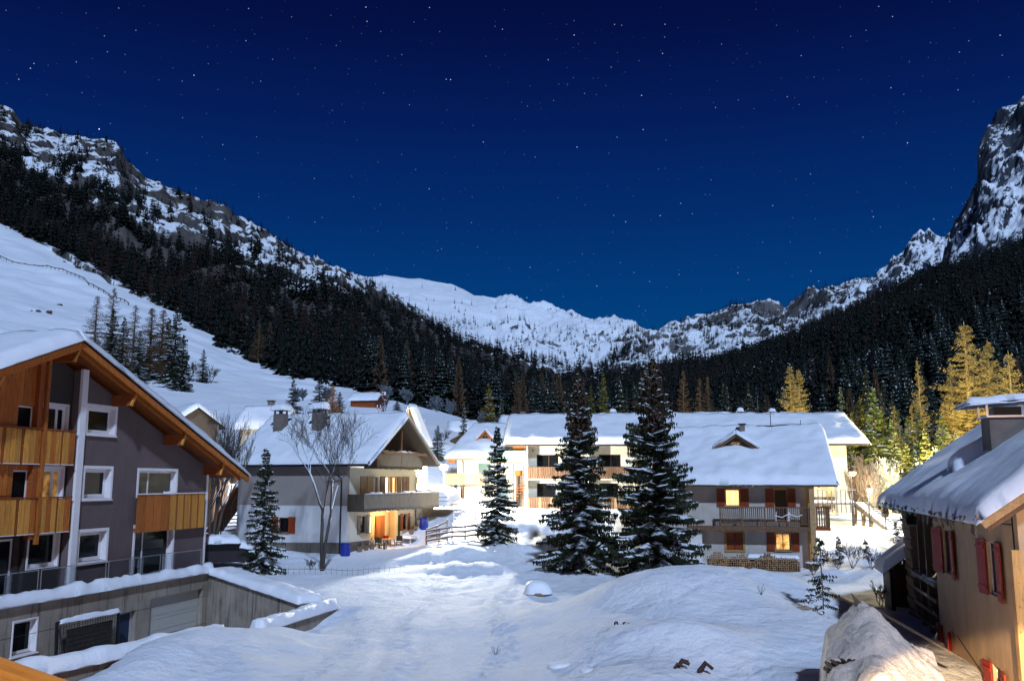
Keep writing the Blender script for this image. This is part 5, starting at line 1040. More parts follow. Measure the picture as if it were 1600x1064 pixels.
# ================================================================== trees near by
def strip_tris(): pass
def hero_spruce(seed, h, r, density=1.0, top_clear=.0, droop=.45, power=.8, spacing=.26, low=.03):
    """foliage, snow and trunk arrays of a close spruce, built bough by bough from small needle sprays"""
    g = np.random.default_rng(seed); F = []; S = []; z = low*h; q_ = float(np.clip(r/2.2, .42, 1))
    while z < h*.985:
        t = z/h; R = r*((1-t)**power)*(1.0+.10*g.standard_normal())+.06
        if t < .12: R *= .80+1.4*t
        nb = max(4, int((5+6*(1-t))*density)); off = g.random()*6.28
        for b in range(nb):
            a = off+2*PI*b/nb+.35*g.standard_normal(); L = R*(.50+.58*g.random()**.8); zz = z+(.10+.20*(1-t))*g.standard_normal()
            n = max(3, int(L/(.05+.08*q_))); s = (np.arange(n)+.5)/n
            rise = .34*t-.05
            bx = s*L; bz = zz+rise*bx-droop*L*s**1.25*(1-.55*t)+.16*L*s**3
            ca, sa = math.cos(a), math.sin(a); curve = .12*g.standard_normal()*s**2*L
            px_, py_ = bx*ca-curve*sa, bx*sa+curve*ca
            w = (.10+.36*L*(1-s)**.65*np.minimum(1, s*4+.35))*(.75+.5*g.random(n))
            w = np.minimum(w, .75)*(.55+.45*q_)
            for side in (-1, 1):
                an = a+side*(.85+.25*g.random(n)); tx, ty, tz_ = px_+w*np.cos(an), py_+w*np.sin(an), bz-w*(.22+.30*g.random(n))
                k = (.034+.03*g.random(n))*q_; dx, dy = ca*k, sa*k
                F.append(np.stack([np.stack([px_-dx, py_-dy, bz], -1), np.stack([px_+dx, py_+dy, bz+.01], -1), np.stack([tx, ty, tz_], -1)], 1))
                hx, hy = (px_+tx)/2, (py_+ty)/2; hz = (bz+tz_)/2       # hanging sprays under the twig
                F.append(np.stack([np.stack([hx-dx*1.2, hy-dy*1.2, hz+.01], -1), np.stack([hx+dx*1.2, hy+dy*1.2, hz], -1), np.stack([hx+.03*g.standard_normal(n), hy+.03*g.standard_normal(n), hz-(.10+.20*g.random(n))*q_], -1)], 1))
                ex, ey, ez = px_+.55*w*np.cos(an+.5*side), py_+.55*w*np.sin(an+.5*side), bz-.55*w*.2
                F.append(np.stack([np.stack([px_-dx, py_-dy, bz+.01], -1), np.stack([px_+dx, py_+dy, bz+.02], -1), np.stack([ex, ey, ez+.06*g.standard_normal(n)], -1)], 1))
            F.append(np.stack([np.stack([px_-sa*.05*q_, py_+ca*.05*q_, bz+.02], -1), np.stack([px_+sa*.05*q_, py_-ca*.05*q_, bz+.02], -1), np.stack([px_+ca*.26*q_, py_+sa*.26*q_, bz-.08+.05*g.standard_normal(n)], -1)], 1))
            # snow lies in pads along the outer, flatter part of the bough
            if g.random() < .9:
                cov = fbm(px_*1.3+seed, py_*1.3, bz*1.3, 3, 5)+.25*g.standard_normal(n) > -.02; cov &= s > .25
                q = np.nonzero(cov)[0]
                if len(q):
                    ww = (np.minimum(w[q]*.60, .34)+.03)*(.7+.6*g.random(len(q))); X, Y, Z = px_[q], py_[q], bz[q]+.035; l = .5*L/n+.03; j = .03*g.standard_normal((len(q), 6))
                    c0 = np.stack([X-ca*l, Y-sa*l, Z+.04], -1); c1 = np.stack([X+ca*l, Y+sa*l, Z+.01], -1)
                    e1 = np.stack([X-sa*ww+j[:, 0], Y+ca*ww+j[:, 1], Z-ww*.30], -1); e2 = np.stack([X+sa*ww+j[:, 2], Y-ca*ww+j[:, 3], Z-ww*.30], -1)
                    S.append(np.stack([c0, c1, e1], 1)); S.append(np.stack([c1, c0, e2], 1))
        z += spacing*(1.15-.45*t)*(.85+.3*g.random())
    tv = MB(); tv.tube([(0, 0, -.3), (.02, 0, h*.3), (0, .02, h*.7), (0, 0, h*.99)], [(r*.075+.04)*q_**1.5, (r*.06+.02)*q_**1.5, .05*q_, .012], 8)
    F = np.concatenate(F); S = np.concatenate(S) if S else np.zeros((0, 3, 3))
    return F, S, tv
def tris_obj(name, T, mat, parent=None, kind=None):
    o = mesh_obj(name, T.reshape(-1, 3), np.arange(len(T)*3).reshape(-1, 3), mat, parent)
    if kind: o['kind'] = kind
    return o
def spruce_thing(label, x, y, h, r, seed, mat=NEEDLE, snow=True, group=None, cones=0, snowmat=None, dz=0, **k):
    F, S, tv = hero_spruce(seed, h, r, **k); t = thing('spruce_tree', label, 'spruce', (x, y, tz(x, y)-.05+dz), 0, group)
    tris_obj('crown', F, mat, t); tv.build('trunk', BARK, t, smooth=True)
    if snow and len(S): tris_obj('branch_snow', S, snowmat or SNOW, t, 'stuff')
    if cones:
        g = np.random.default_rng(seed+99); c = F[:, 2]; q = np.nonzero((c[:, 2] > h*.66) & (g.random(len(c)) < cones))[0]; P = c[q]; d = .05
        T = np.stack([P+np.array([-d, 0, .05]), P+np.array([d, 0, .05]), P+np.array([0, 0, -.20])], 1); T2 = np.stack([P+np.array([0, -d, .05]), P+np.array([0, d, .05]), P+np.array([0, 0, -.20])], 1)
        tris_obj('cones', np.concatenate([T, T2]), CONEB, t, 'stuff')
    return t
spruce_thing('tall dark spruce with brown cones in front of the long block, left of the biggest', 3.95, 54.2, 11.6, 2.75, 3, cones=.12, low=.015, power=.86, spacing=.21)
spruce_thing('biggest spruce, broad and snow laden, beside the right chalet', 8.15, 53.0, 12.4, 3.6, 4, cones=.14, low=.015, power=.84, droop=.36, spacing=.21)
spruce_thing('slimmer snow tipped spruce at the end of the rail fence', -1.0, 62.0, 7.7, 1.75, 5, power=.75, low=.02, spacing=.21)
spruce_thing('young spruce with a bare leader in front of the left chalet', -13.95, 52.2, 7.0, 1.5, 6, power=.78, density=.8, low=.03, spacing=.22, cones=0)
spruce_thing('sapling spruce poking out of the snow left of the snowy woodpile', 10.75, 32.6, 2.7, .8, 7, density=.5, spacing=.2, low=.02)
sm = [('small spruce sapling right of the chalet corner shrubs', 20.0, 57.2, 1.7, .45), ('knee high spruce tip in the snow near the outside stair', 21.6, 57.0, 1.0, .35), ('thin spruce sapling below the nesting post', 24.0, 58.2, 1.9, .5), ('thin snowy spruce sapling beside the timber shed', 25.4, 60.0, 3.6, .7), ('sapling hugging the shed corner', 22.9, 55.5, .9, .5)]
for i, (lb, x, y, h, r) in enumerate(sm): spruce_thing(lb, x, y, h, r, 20+i, density=.7, spacing=.17, low=.02)

def larch(seed, h, r, dens=1.0):
    g = np.random.default_rng(seed); T = []; z = .12*h
    def seg(p, q, w):
        d = q-p; s = np.cross(d, np.array([0, 0, 1.])+0*d); s /= (np.linalg.norm(s, axis=1, keepdims=True)+1e-6); u = np.cross(s, d); u /= (np.linalg.norm(u, axis=1, keepdims=True)+1e-6)
        T.append(np.stack([p-s*w, p+s*w, q], 1)); T.append(np.stack([p-u*w, p+u*w, q], 1))
    while z < h*.98:
        t = z/h; R = r*(1-t)**.75*(1+.12*g.standard_normal())+.12; nb = int(4+3*(1-t))
        for b in range(nb):
            a = g.random()*6.283; L = R*(.7+.4*g.random()); n = max(4, int(L/.22)); s = np.linspace(0, 1, n+1); bx = s*L; bz = z-.25*L*s+.32*L*s**2.2+.10*t*bx
            ca, sa = math.cos(a), math.sin(a); P = np.stack([bx*ca, bx*sa, bz], -1); seg(P[:-1], P[1:], .035*(1-t*.5))
            for side in (-1, 1):
                for rep in range(int(2*dens)+0):
                    i = g.integers(0, n, n); st_ = P[i]; an = a+side*(.7+.5*g.random(n)); l = (.10+.30*L*(1-s[i])**.5*.5)*(.6+.8*g.random(n))
                    e = st_+np.stack([l*np.cos(an), l*np.sin(an), -.25*l+.15*g.standard_normal(n)*l-.12], -1); seg(st_, e, .022)
        z += .30*(.8+.4*g.random())*(1.1-.4*t)
    tv = MB(); tv.tube([(0, 0, -.3), (0, .03, h*.5), (0, 0, h)], [.05+h*.012, .03+h*.007, .012], 7)
    return np.concatenate(T), tv
LT = {}
MESHES = {}
def shared(key, name, make, parent, k, kind=None):                   # one mesh, used by every tree of its sort
    if key not in MESHES: o = make(); MESHES[key] = o.data; o.parent = parent; o.scale = k
    else: o = bpy.data.objects.new(name, MESHES[key]); link(o, parent); o.scale = k
    if kind: o['kind'] = kind
    return o
def larch_thing(label, x, y, h, r, variant, mat, trunkmat, dens=1.0, z=None, group=None):
    t = thing('larch_tree', label, 'larch', (x, y, tz(x, y)-.1 if z is None else z), random.random()*360, group)
    key = (variant, dens)
    if key not in LT: T, tv = larch(variant, 1*16., 1*3.2, dens); LT[key] = (T, tv)
    T, tv = LT[key]; k = (r/3.2, r/3.2, h/16.)
    shared(('c', key, mat.name), 'crown', lambda: tris_obj('crown', T, mat), t, k); shared(('t', key, trunkmat.name), 'trunk', lambda: tv.build('trunk', trunkmat), t, k)
    return t
LTR = m_flat('golden_larch_bark', (.42, .32, .14), .85, var=.2); LTB = m_flat('brown_larch_bark', (.22, .16, .10), .85, var=.2)
def px2(p, Y): return (p-800)/1444*Y
for lb, p, Y, top, r, v, mt, tm, dn in (
    ('huge golden larch towering over the old house chimney', 1525, 92, 498, 5.4, 1, LARCH, LTR, 2), ('golden larch right of the huge one at the frame edge', 1560, 96, 528, 4.2, 2, LARCH, LTR, 2), ('golden larch leaning out of the right frame edge', 1592, 90, 545, 3.6, 1, LARCH, LTR, 1), ('smaller golden larch left of the huge one', 1497, 98, 568, 2.6, 3, LARCH, LTR, 1),
    ('slim golden larch standing between the lit spruces', 1446, 96, 556, 1.7, 2, LARCH, LTR, 1), ('short golden larch tip behind the frosted trees', 1404, 92, 632, 1.4, 3, LARCH, LTR, 1), ('low golden larch left of the slim one', 1432, 100, 630, 1.7, 1, LARCH, LTR, 1),
    ('left one of the twin golden larches above the long roof', 1242, 112, 568, 3.2, 3, LARCH, LTR, 2), ('right one of the twin golden larches above the long roof', 1256, 113, 574, 3.0, 2, LARCH, LTR, 2),
    ('brown bare larch above the long roof, right of the biggest spruce', 1072, 135, 574, 2.3, 1, LARCHB, LTB, 1), ('left one of two crossing brown larches', 1098, 134, 588, 2.0, 2, LARCHB, LTB, 1), ('right one of two crossing brown larches', 1111, 133, 586, 2.0, 3, LARCHB, LTB, 1),
    ('orange lit larch behind the left chalet roof', 516, 118, 600, 1.7, 1, m_flat('orange_larch_twigs', (.52, .24, .08), .8, var=.2), LTR, 2),
    ('tall thin brown larch on the slope above the grey house', 195, 175, 470, 4.2, 2, LARCHB, LTB, 1), ('brown larch with white trunks above the grey house ridge', 222, 165, 474, 4.6, 1, LARCHB, LTB, 2), ('brown larch beside the white trunked one', 240, 170, 478, 4.4, 3, LARCHB, LTB, 2),
    ('bare larch with spread boughs left of the slope grove', 132, 160, 455, 4.2, 3, LARCHB, LTB, 1), ('bare larch behind the spread one', 158, 165, 440, 3.8, 1, LARCHB, LTB, 1), ('bare larch on the ski slope edge, left of two', 395, 260, 500, 3.4, 2, LARCHB, LTB, 1), ('bare larch on the ski slope edge, right of two', 412, 270, 498, 3.2, 3, LARCHB, LTB, 1),
    ('bare larch standing over the round spruce on the slope', 349, 290, 505, 3.0, 1, LARCHB, LTB, 1)):
    x = px2(p, Y); g0 = tz(x, Y); zt = CAM_H+(752-top)/1444*Y; larch_thing(lb, x, Y, zt-g0+.1, r, v, mt, tm, dn)
SPM = {}
def mid_spruce(label, p, Y, top, r, mat, variant=0, snow=True, bottom=None, group=None, cat='spruce'):
    x = px2(p, Y); g0 = tz(x, Y)-.2; h = CAM_H+(752-top)/1444*Y-g0
    if (variant, snow) not in SPM: SPM[(variant, snow)] = hero_spruce(70+variant, 10., 2.2, density=.8, spacing=.42, power=.8)
    F, S, tv = SPM[(variant, snow)]; k = np.array([r/2.2, r/2.2, h/10.]); t = thing('spruce_tree', label, cat, (x, Y, g0), random.random()*360, group)
    shared(('sc', variant, mat.name), 'crown', lambda: tris_obj('crown', F, mat), t, k); shared(('st', variant), 'trunk', lambda: tv.build('trunk', BARK), t, k)
    if snow: shared(('ss', variant), 'branch_snow', lambda: tris_obj('branch_snow', S, SNOW), t, k, 'stuff')
    return t
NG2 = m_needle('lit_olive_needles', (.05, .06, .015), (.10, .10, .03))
for a in (('bright green spruce above the right end of the long roof', 1321, 93, 602, 1.5, NEEDLEG, 0), ('green spruce behind the lit grove', 1352, 98, 618, 1.8, NG2, 1), ('tallest lit green spruce in the grove by the street lamps', 1372, 88, 602, 2.2, NEEDLEG, 2), ('snowy spruce between lamp and shed', 1398, 84, 655, 1.8, NEEDLEG, 1),
    ('snow striped spruce below the slim golden larch', 1440, 86, 640, 2.2, NEEDLEG, 0), ('snow striped spruce behind the old roof', 1465, 88, 640, 2.0, NEEDLE, 2), ('dark snowy spruce touching the old house chimney', 1497, 80, 672, 1.8, NEEDLE, 0), ('snowy green spruce right of the lamp glow', 1418, 80, 690, 1.5, NG2, 2), ('olive spruce at the end of the block', 1337, 101, 640, 1.6, NG2, 2),
    ('tall striped spruce in the lit row, first from the block', 1347, 90, 628, 1.7, NG2, 1), ('striped green spruce behind the orange lamp', 1362, 94, 640, 1.6, NEEDLEG, 2), ('dense snowy spruce in the lit row above the frosted tree', 1385, 90, 632, 1.9, NG2, 0), ('snowy green spruce beside the low golden larch', 1424, 92, 650, 1.8, NEEDLEG, 1), ('lit spruce over the old roof slope', 1450, 80, 668, 1.6, NG2, 0), ('snow loaded spruce between slim larch and chimney', 1478, 86, 648, 1.9, NEEDLEG, 2), ('lowest snowy spruce touching the old roof', 1432, 76, 700, 1.4, NEEDLEG, 0), ('narrow snowy spruce over the lamp pole', 1410, 94, 640, 1.4, NEEDLEG, 1), ('short lit spruce under the bright green one', 1330, 88, 668, 1.2, NEEDLEG, 2),
    ('round dark spruce alone on the ski slope', 350, 290, 524, 3.5, NEEDLE, 1), ('small pointed spruce among thin bushes on the slope', 308, 178, 543, 1.8, NEEDLE, 0), ('dark spruce below the bare slope larches', 387, 262, 545, 2.4, NEEDLE, 1), ('small spruce at the far right of the ski slope', 433, 250, 555, 1.9, NEEDLE, 2),
    ('dark spruce with pointed top behind the chalet chimney', 453, 120, 590, 1.6, NEEDLE, 0), ('dark spruce left of the orange larch', 495, 124, 588, 1.9, NEEDLE, 2), ('broad dark spruce hugging the orange larch', 527, 122, 612, 1.6, NEEDLE, 1),
    ('big dark spruce at the right of the slope grove', 262, 160, 475, 3.6, NEEDLE, 2), ('thick dark spruce in the slope grove', 160, 158, 478, 3.4, NEEDLE, 1), ('slim dark spruce in the slope grove', 205, 160, 512, 2.2, NEEDLE, 0), ('dark spruce in the middle of the slope grove', 250, 172, 492, 3.2, NEEDLE, 0), ('dark spruce behind the slope grove', 178, 176, 490, 3.0, NEEDLE, 2), ('lowest dark spruce of the slope grove', 275, 158, 520, 2.6, NEEDLE, 1),
    ('wide golden green tree above the cream house', 763, 112, 598, 2.0, m_needle('golden_green_needles', (.10, .09, .015), (.16, .13, .03)), 1), ('small dark spruce left of the wide golden green tree', 724, 108, 628, .8, NEEDLE, 0), ('dark spruce right of the wide golden green tree', 783, 116, 622, 1.1, NEEDLE, 2),
    ('small round pine behind the floodlight', 683, 96, 665, 1.1, NEEDLE, 1), ('green needled spruce above the long roof near the tall one', 945, 118, 580, 1.7, NG2, 2), ('shorter green spruce above the long roof', 925, 120, 600, 1.5, NG2, 0), ('little dark spruce right of the brown hut', 618, 146, 626, 1.1, NEEDLE, 1)):
    mid_spruce(*a[:6], variant=a[6], snow=a[5] is not NG2)

# bare deciduous trees
def bare_tree(m, base, d, L, rad, depth, rg_, spread=.55, up=.18, kids=3, first=None, snow=None, minr=.008):
    p = Vector(base); d = Vector(d).normalized(); pts = [p.copy()]; rs = [rad]; n = 4 if rad > .02 else 3
    for i in range(n):
        d = (d+Vector((rg_.gauss(0, .07), rg_.gauss(0, .07), rg_.gauss(0, .05)+up*.12))).normalized(); p = p+d*(L/n); pts.append(p.copy()); rs.append(max(minr, rad*(1-.42*(i+1)/n)))
    m.tube(pts, rs, 6 if rad > .05 else 3, cap=False)
    if snow is not None and rad > .022 and d.z < .93:
        for a, b in zip(pts[:-1], pts[1:]): snow.beam(a+Vector((0, 0, rad*.8)), b+Vector((0, 0, rad*.8)), rad*1.1, rad*.8)
    if depth == 0: return
    for k in range(kids+(1 if depth > 2 else 0)):
        i = rg_.randint(1, n) if k else n; q = pts[i]; ax = Vector((rg_.gauss(0, 1), rg_.gauss(0, 1), rg_.gauss(0, .5))); ax = (ax-d*ax.dot(d)).normalized()
        nd = (d*math.cos(spread*rg_.uniform(.5, 1.3))+ax*math.sin(spread*rg_.uniform(.5, 1.3))+Vector((0, 0, up))).normalized()
        bare_tree(m, q, nd, L*rg_.uniform(.58, .82), rs[i]*.66, depth-1, rg_, spread, up, kids, snow=snow, minr=minr)
def decid(label, x, y, h, stems, seed, depth=5, mat=TWIG, tm=BARKP, spread=.55, kids=3, r0=.13, up=.18, trunkf=.30, minr=.008, dz=0., name='bare_tree', cat='tree', snow=True, group=None):
    t = thing(name, label, cat, (x, y, tz(x, y)-.1+dz), 0, group); rg_ = random.Random(seed); cr_ = MB(); tk = MB(); sn = MB()
    for (dx, dy, f) in stems:
        L = h*trunkf*f; top = Vector((dx*L, dy*L, L)); pts = [Vector((0, 0, 0)), top*.5+Vector((rg_.gauss(0, .04), 0, 0)), top]; tk.tube(pts, [r0*f, r0*f*.85, r0*f*.72], 8)
        for k in range(2): bare_tree(cr_, top*(1-.08*k), (dx*.5+rg_.gauss(0, .22), dy+rg_.gauss(0, .22), 1), h*.24*f, r0*f*(.66 if k == 0 else .45), depth, rg_, spread, up, kids, snow=sn if snow else None, minr=minr)
    cr_.build('branches', mat, t, kind='stuff' if h < 3 else None); tk.build('trunk', tm, t, smooth=True)
    if snow and sn.v: sn.build('branch_snow', SNOW, t, kind='stuff')
    return t
decid('bare birch with forked pale trunk in front of the left chalet', -11.0, 54.3, 9.3, [(-.02, 0, 1.0), (.12, .02, .95)], 5, depth=6, r0=.12, spread=.46, up=.20, trunkf=.38, kids=2, minr=.007)
decid('bare multi stemmed tree between grey house and chalet', -18.6, 58.0, 9.2, [(-.10, 0, 1.0), (.05, .05, .95), (.18, 0, .9)], 9, depth=4, r0=.13, spread=.35, up=.35, trunkf=.34, tm=BARK)
decid('bare tree close behind the multi stemmed one', -19.4, 60.5, 8.6, [(.04, 0, 1.0), (-.14, 0, .9)], 12, depth=4, r0=.11, spread=.35, up=.35, trunkf=.3, tm=BARK)
decid('bare round crowned tree at the left frame edge on the slope', px2(6, 130), 130, 9.0, [(0, 0, 1), (.2, 0, .8)], 14, depth=5, mat=m_flat('grey_twigs', (.16, .14, .12), .8), r0=.16, trunkf=.22, minr=.03)
for i, (p, Y, top, lb) in enumerate(((1345, 70, 690, 'tall bare tree by the orange lamp'), (1357, 69, 712, 'bare multi stemmed tree at the foot of the outside stair'), (1333, 72, 718, 'bare shrubby tree left of the outside stair'))):
    x = px2(p, Y); decid(lb, x, Y, CAM_H+(752-top)/1444*Y-tz(x, Y), [(-.08, 0, 1), (.08, .02, .95), (.2, 0, .8)], 31+i, depth=4, mat=m_flat('lit_tan_twigs', (.26, .20, .13), .8) if i == 0 else bpy.data.materials['lit_tan_twigs'], tm=LTB, r0=.09, spread=.32, up=.35, trunkf=.22, minr=.010, kids=3)
FR = [('pale frosted tree glowing beside the street lamp', 1387, 80, 690), ('pale frosted tree behind the lamp', 1370, 84, 700), ('frosted bright young tree above the old roof', 1458, 82, 672), ('frosted tree left of the lamp glow', 1402, 83, 712)]
for i, (lb, p, Y, top) in enumerate(FR):
    x = px2(p, Y); decid(lb, x, Y, CAM_H+(752-top)/1444*Y-tz(x, Y), [(0, 0, 1), (.15, 0, .8), (-.15, 0, .8)], 51+i, depth=4, mat=FROST, tm=FROST, r0=.08, spread=.5, up=.22, trunkf=.12, minr=.024, kids=3, snow=False)
SHB = [('snowy bare shrubs at the right chalet corner', 18.6, 53.5, 1.4, 3), ('thorny bare shrub under the side balcony', 20.1, 55.2, 2.3, 5), ('low snow loaded shrub before the firewood end', 17.2, 53.6, 1.0, 4), ('spindly shrub right of the chalet post', 20.9, 54.4, 1.9, 4),
       ('leafless shrub at the foot of the birch', -11.7, 54.5, 1.1, 4), ('low tangled bush behind the snowy car', -17.0, 55.0, 1.3, 5), ('tangled snowy bush left of the young spruce', -15.6, 53.9, 1.2, 5), ('leafless bush along the shed wall', 16.0, 41.0, 1.6, 4),
       ('thin dark shrubs right of the meadow sign', px2(597, 140), 140, 3.2, 4), ('thin bare bushes on the slope left of the small pointed spruce', px2(288, 178), 178, 6, 4), ('thin bare bushes on the slope right of the small pointed spruce', px2(322, 180), 180, 4.5, 4), ('dark bush in front of the meadow near the pole', px2(690, 100), 100, 2.4, 4)]
for i, (lb, x, y, h, n) in enumerate(SHB): decid(lb, x, y, h, [(.5*math.cos(j*2.1), .5*math.sin(j*2.1), .7+.3*random.random()) for j in range(n)], 80+i, depth=3, r0=.025*max(1, y/70), spread=.6, up=.15, trunkf=.2, minr=.006*max(1, y/50), name='bare_shrub', cat='shrub', tm=TWIG, snow=y < 60)
# frost-white undergrowth at the far meadow edge
for i in range(11):
    p = 440+i*38+random.uniform(-14, 14); Y = 190 if p > 560 else 165; x = px2(p, Y)
    if 560 < p < 600: continue
    decid('frost white bush along the far edge of the meadow', x, Y+random.uniform(-2, 4), random.uniform(3.5, 6), [(0, 0, 1), (.3, 0, .8), (-.3, 0, .8)], 120+i, depth=3, mat=m_flat('pale_frost_twigs', (.15, .165, .18), .8) if i == 0 else bpy.data.materials['pale_frost_twigs'], tm=TWIG, r0=.10, trunkf=.08, minr=.06, spread=.7, snow=False, group='frosted bushes along the meadow edge', name='frosted_bush', cat='bush', kids=4)

# ================================================================== street lamps and lights
def lamp(label, x, y, zl, lampmat, col, power, rad=.16, pole=True, light_r=.2):
    t = thing('street_lamp', label, 'street lamp', (x, y, 0)); g0 = tz(x, y)-.2
    MB().tube([(0, 0, g0), (0, 0, zl+.25)], [.06, .045], 8).build('pole', DARKMET, t); MB().beam((0, 0, zl+.24), (0, -.35, zl+.26), .06, .06).build('arm', DARKMET, t)
    MB().lathe([(.02, .2), (.16, .15), (.2, .04), (.19, .02), (.02, .08)], (0, -.35, zl), 12).build('shade', DARKMET, t); MB().lathe([(.01, -rad), (rad*.7, -rad*.7), (rad, 0), (rad*.7, rad*.3), (.01, rad*.35)], (0, -.35, zl-.02), 12).build('bulb', lampmat, t)
    l = bpy.data.lights.new('lamp_light', 'POINT'); l.energy = power; l.color = col; l.shadow_soft_size = light_r; lo = link(bpy.data.objects.new('lamp_light', l), t); lo.location = (0, -.62, zl-.25)
lamp('dazzling white floodlight on a post behind the left chalet', -5.6, 76, 6.95, LAMPW, (1, .97, .86), 52000, rad=.36)
lamp('white street lamp shining beside the bare trees at the right', 25.5, 66.3, 5.15, LAMPW, (.98, 1, .90), 2000, rad=.2)
lamp('orange street lamp glowing behind the bare branches', 24.6, 67, 6.35, LAMPO, (1, .60, .26), 900, rad=.24)
lamp('golden street lamp hidden behind the old house roof', 39.0, 77, 8.5, LAMPO, (1, .80, .36), 34000)
lamp('golden street lamp hidden behind the long block', 31.5, 101, 9.5, LAMPO, (1, .80, .36), 22000)
lamp('warm street lamp hidden behind the left chalet roof', -27.0, 84, 8.8, LAMPO, (1, .70, .45), 1500)
def point(name, loc, col, power, r=.1, parent=None):
    l = bpy.data.lights.new(name, 'POINT'); l.energy = power; l.color = col; l.shadow_soft_size = r; o = link(bpy.data.objects.new(name, l), parent); o.location = loc; return o
pl_ = MB().lathe([(.02, .0), (.10, -.03), (.10, -.10), (.02, -.12)], (.3, 5.0, 3.72), 10).build('ceiling_lamp', LITY, LC); point('patio_light', (.45, 5.0, 3.35), (1, .62, .26), 190, .08, LC)
# shaded yard lamp out of frame at the right: it lights the lower wall of the old house and the woodpile, its hood cuts the light off above
yl = thing('hooded_yard_lamp', 'hooded yard lamp on a pole by the old house', 'lamp', (4.4, 5.2, .6)); MB().tube([(.25, 0, -.3), (.25, 0, 5.2), (0, 0, 5.25)], .05).build('pole', DARKMET, yl)
MB().lathe([(.03, .25), (.3, .10), (.32, .04), (.29, .04), (.03, .2)], (0, 0, 4.95), 14).build('hood', DARKMET, yl)
s = bpy.data.lights.new('yard_light', 'SPOT'); s.energy = 62000; s.color = (1, .70, .40); s.spot_size = math.radians(48); s.spot_blend = .10; s.shadow_soft_size = .12; so = link(bpy.data.objects.new('yard_light', s), yl); so.location = (0, 0, 4.85); so.rotation_euler = Vector((math.sin(math.radians(27))*math.cos(math.radians(33)), math.cos(math.radians(27))*math.cos(math.radians(33)), -math.sin(math.radians(33)))).to_track_quat('-Z', 'Y').to_euler()
# bare wood rail next to the camera, the balcony lamp's orange put into its colour
BR = thing('balcony_rail', 'broad wood balcony rail, orange lamp light in its colour, close to the camera, bottom left corner', 'railing', (-1.19, 2.78, 0), 137.5)
RAIL_LIT = m_wood('lamp_orange_rail_wood', (.78, .36, .05), (.50, .19, .02), .8, 'x', .6)
m = MB(); n_ = 9; prof = [(.17*math.cos(PI*k/n_), .17+.0-.17+.13*math.sin(PI*k/n_)) for k in range(n_+1)]
m.prism([(-.9, y, 4.94+z) for y, z in prof]+[(-.9, -.17, 4.80), (-.9, .17, 4.80)], (5.4, 0, 0)); m.build('handrail', RAIL_LIT, BR)
for i in range(8): box('baluster', -.8+i*.6, -.74+i*.6, -.03, .03, 3.9, 4.80, WOODO, BR)
point('balcony_light', (-3.2, .6, 6.7), (1, .42, .08), 260, .12)

# ================================================================== small things
for lb, x, y in (('blue plastic barrel at the near corner of the left chalet', -10.75, 60.3), ('blue plastic barrel at the far corner of the chalet patio', -6.55, 69.2)):
    t = thing('barrel', lb, 'barrel', (x, y, tz(x, y)-.1)); MB().lathe([(.26, 0), (.31, .1), (.33, .45), (.31, .82), (.29, .86)], (0, 0, 0), 16).build('body', BLUEP, t, smooth=False); MB().lathe([(.34, .86), (.34, .91), (.26, .93)], (0, 0, 0), 16).build('lid', BLUEP, t)
def Lw(x, y, z=0): c, s = math.cos(math.radians(-21.5)), math.sin(math.radians(-21.5)); return (-10.86+x*c-y*s, 61+x*s+y*c, z)
def table(label, lx, ly, z0, r, mat, topm, snow=False):
    x, y, _ = Lw(lx, ly); t = thing('table', label, 'table', (x, y, z0), -21.5); MB().lathe([(r, 0), (r, .04)], (0, 0, .70), 18).build('tabletop', topm, t)
    for q in ((-.5, -.5), (.5, -.5), (-.5, .5), (.5, .5)): MB().beam((q[0]*r, q[1]*r, .70), (q[0]*r*1.25, q[1]*r*1.25, 0), .05, .05).build('leg', mat, t)
    if snow: snow_slab(t, (-r*.8, -r*.8, .745), (r*.8, -r*.8, .745), (r*.8, r*.8, .745), (-r*.8, r*.8, .745), .12, SNOW, over=.0, res=.08, soft=.2, ridge=False)
def chair(label, lx, ly, z0, ang, mat, group=None):
    x, y, _ = Lw(lx, ly); t = thing('chair', label, 'chair', (x, y, z0), ang, group); box('seat', -.22, .22, -.22, .22, .42, .46, mat, t); box('backrest', -.22, .22, .19, .22, .55, .92, mat, t)
    for q in ((-.2, -.2), (.2, -.2), (-.2, .2), (.2, .2)): box('leg', q[0]-.02, q[0]+.02, q[1]-.02, q[1]+.02, 0, .42 if q[1] < 0 else .9, mat, t)
table('round wooden patio table in front of the lit door', .3, 5.2, .98, .55, WOODO, WOODT); table('white plastic table dusted with snow on the patio edge', .9, 7.0, .98, .6, WHITE, WHITE, True)
chair('dark metal patio chair left of the round table', .4, 3.7, .98, 60, DARKMET); chair('dark metal patio chair close to the lit window', -.6, 4.1, .98, 20, DARKMET); chair('red cushioned chair at the round table', -.3, 5.6, .98, -30, SHUTR); chair('dark chair between the two patio tables', .6, 6.1, .98, 200, DARKMET); chair('dark patio chair at the near railing', .9, 3.3, .98, 120, WOODD)
t = thing('patio_edge', 'low wooden beam edging the lit patio', 'edging', LC.location, -21.5); box('beam', 1.05, 1.2, 3.1, 6.6, .85, 1.1, WOODO, t); t2 = box('post', 1.1, 1.22, 3.0, 3.12, .7, 1.6, WOODB, t)
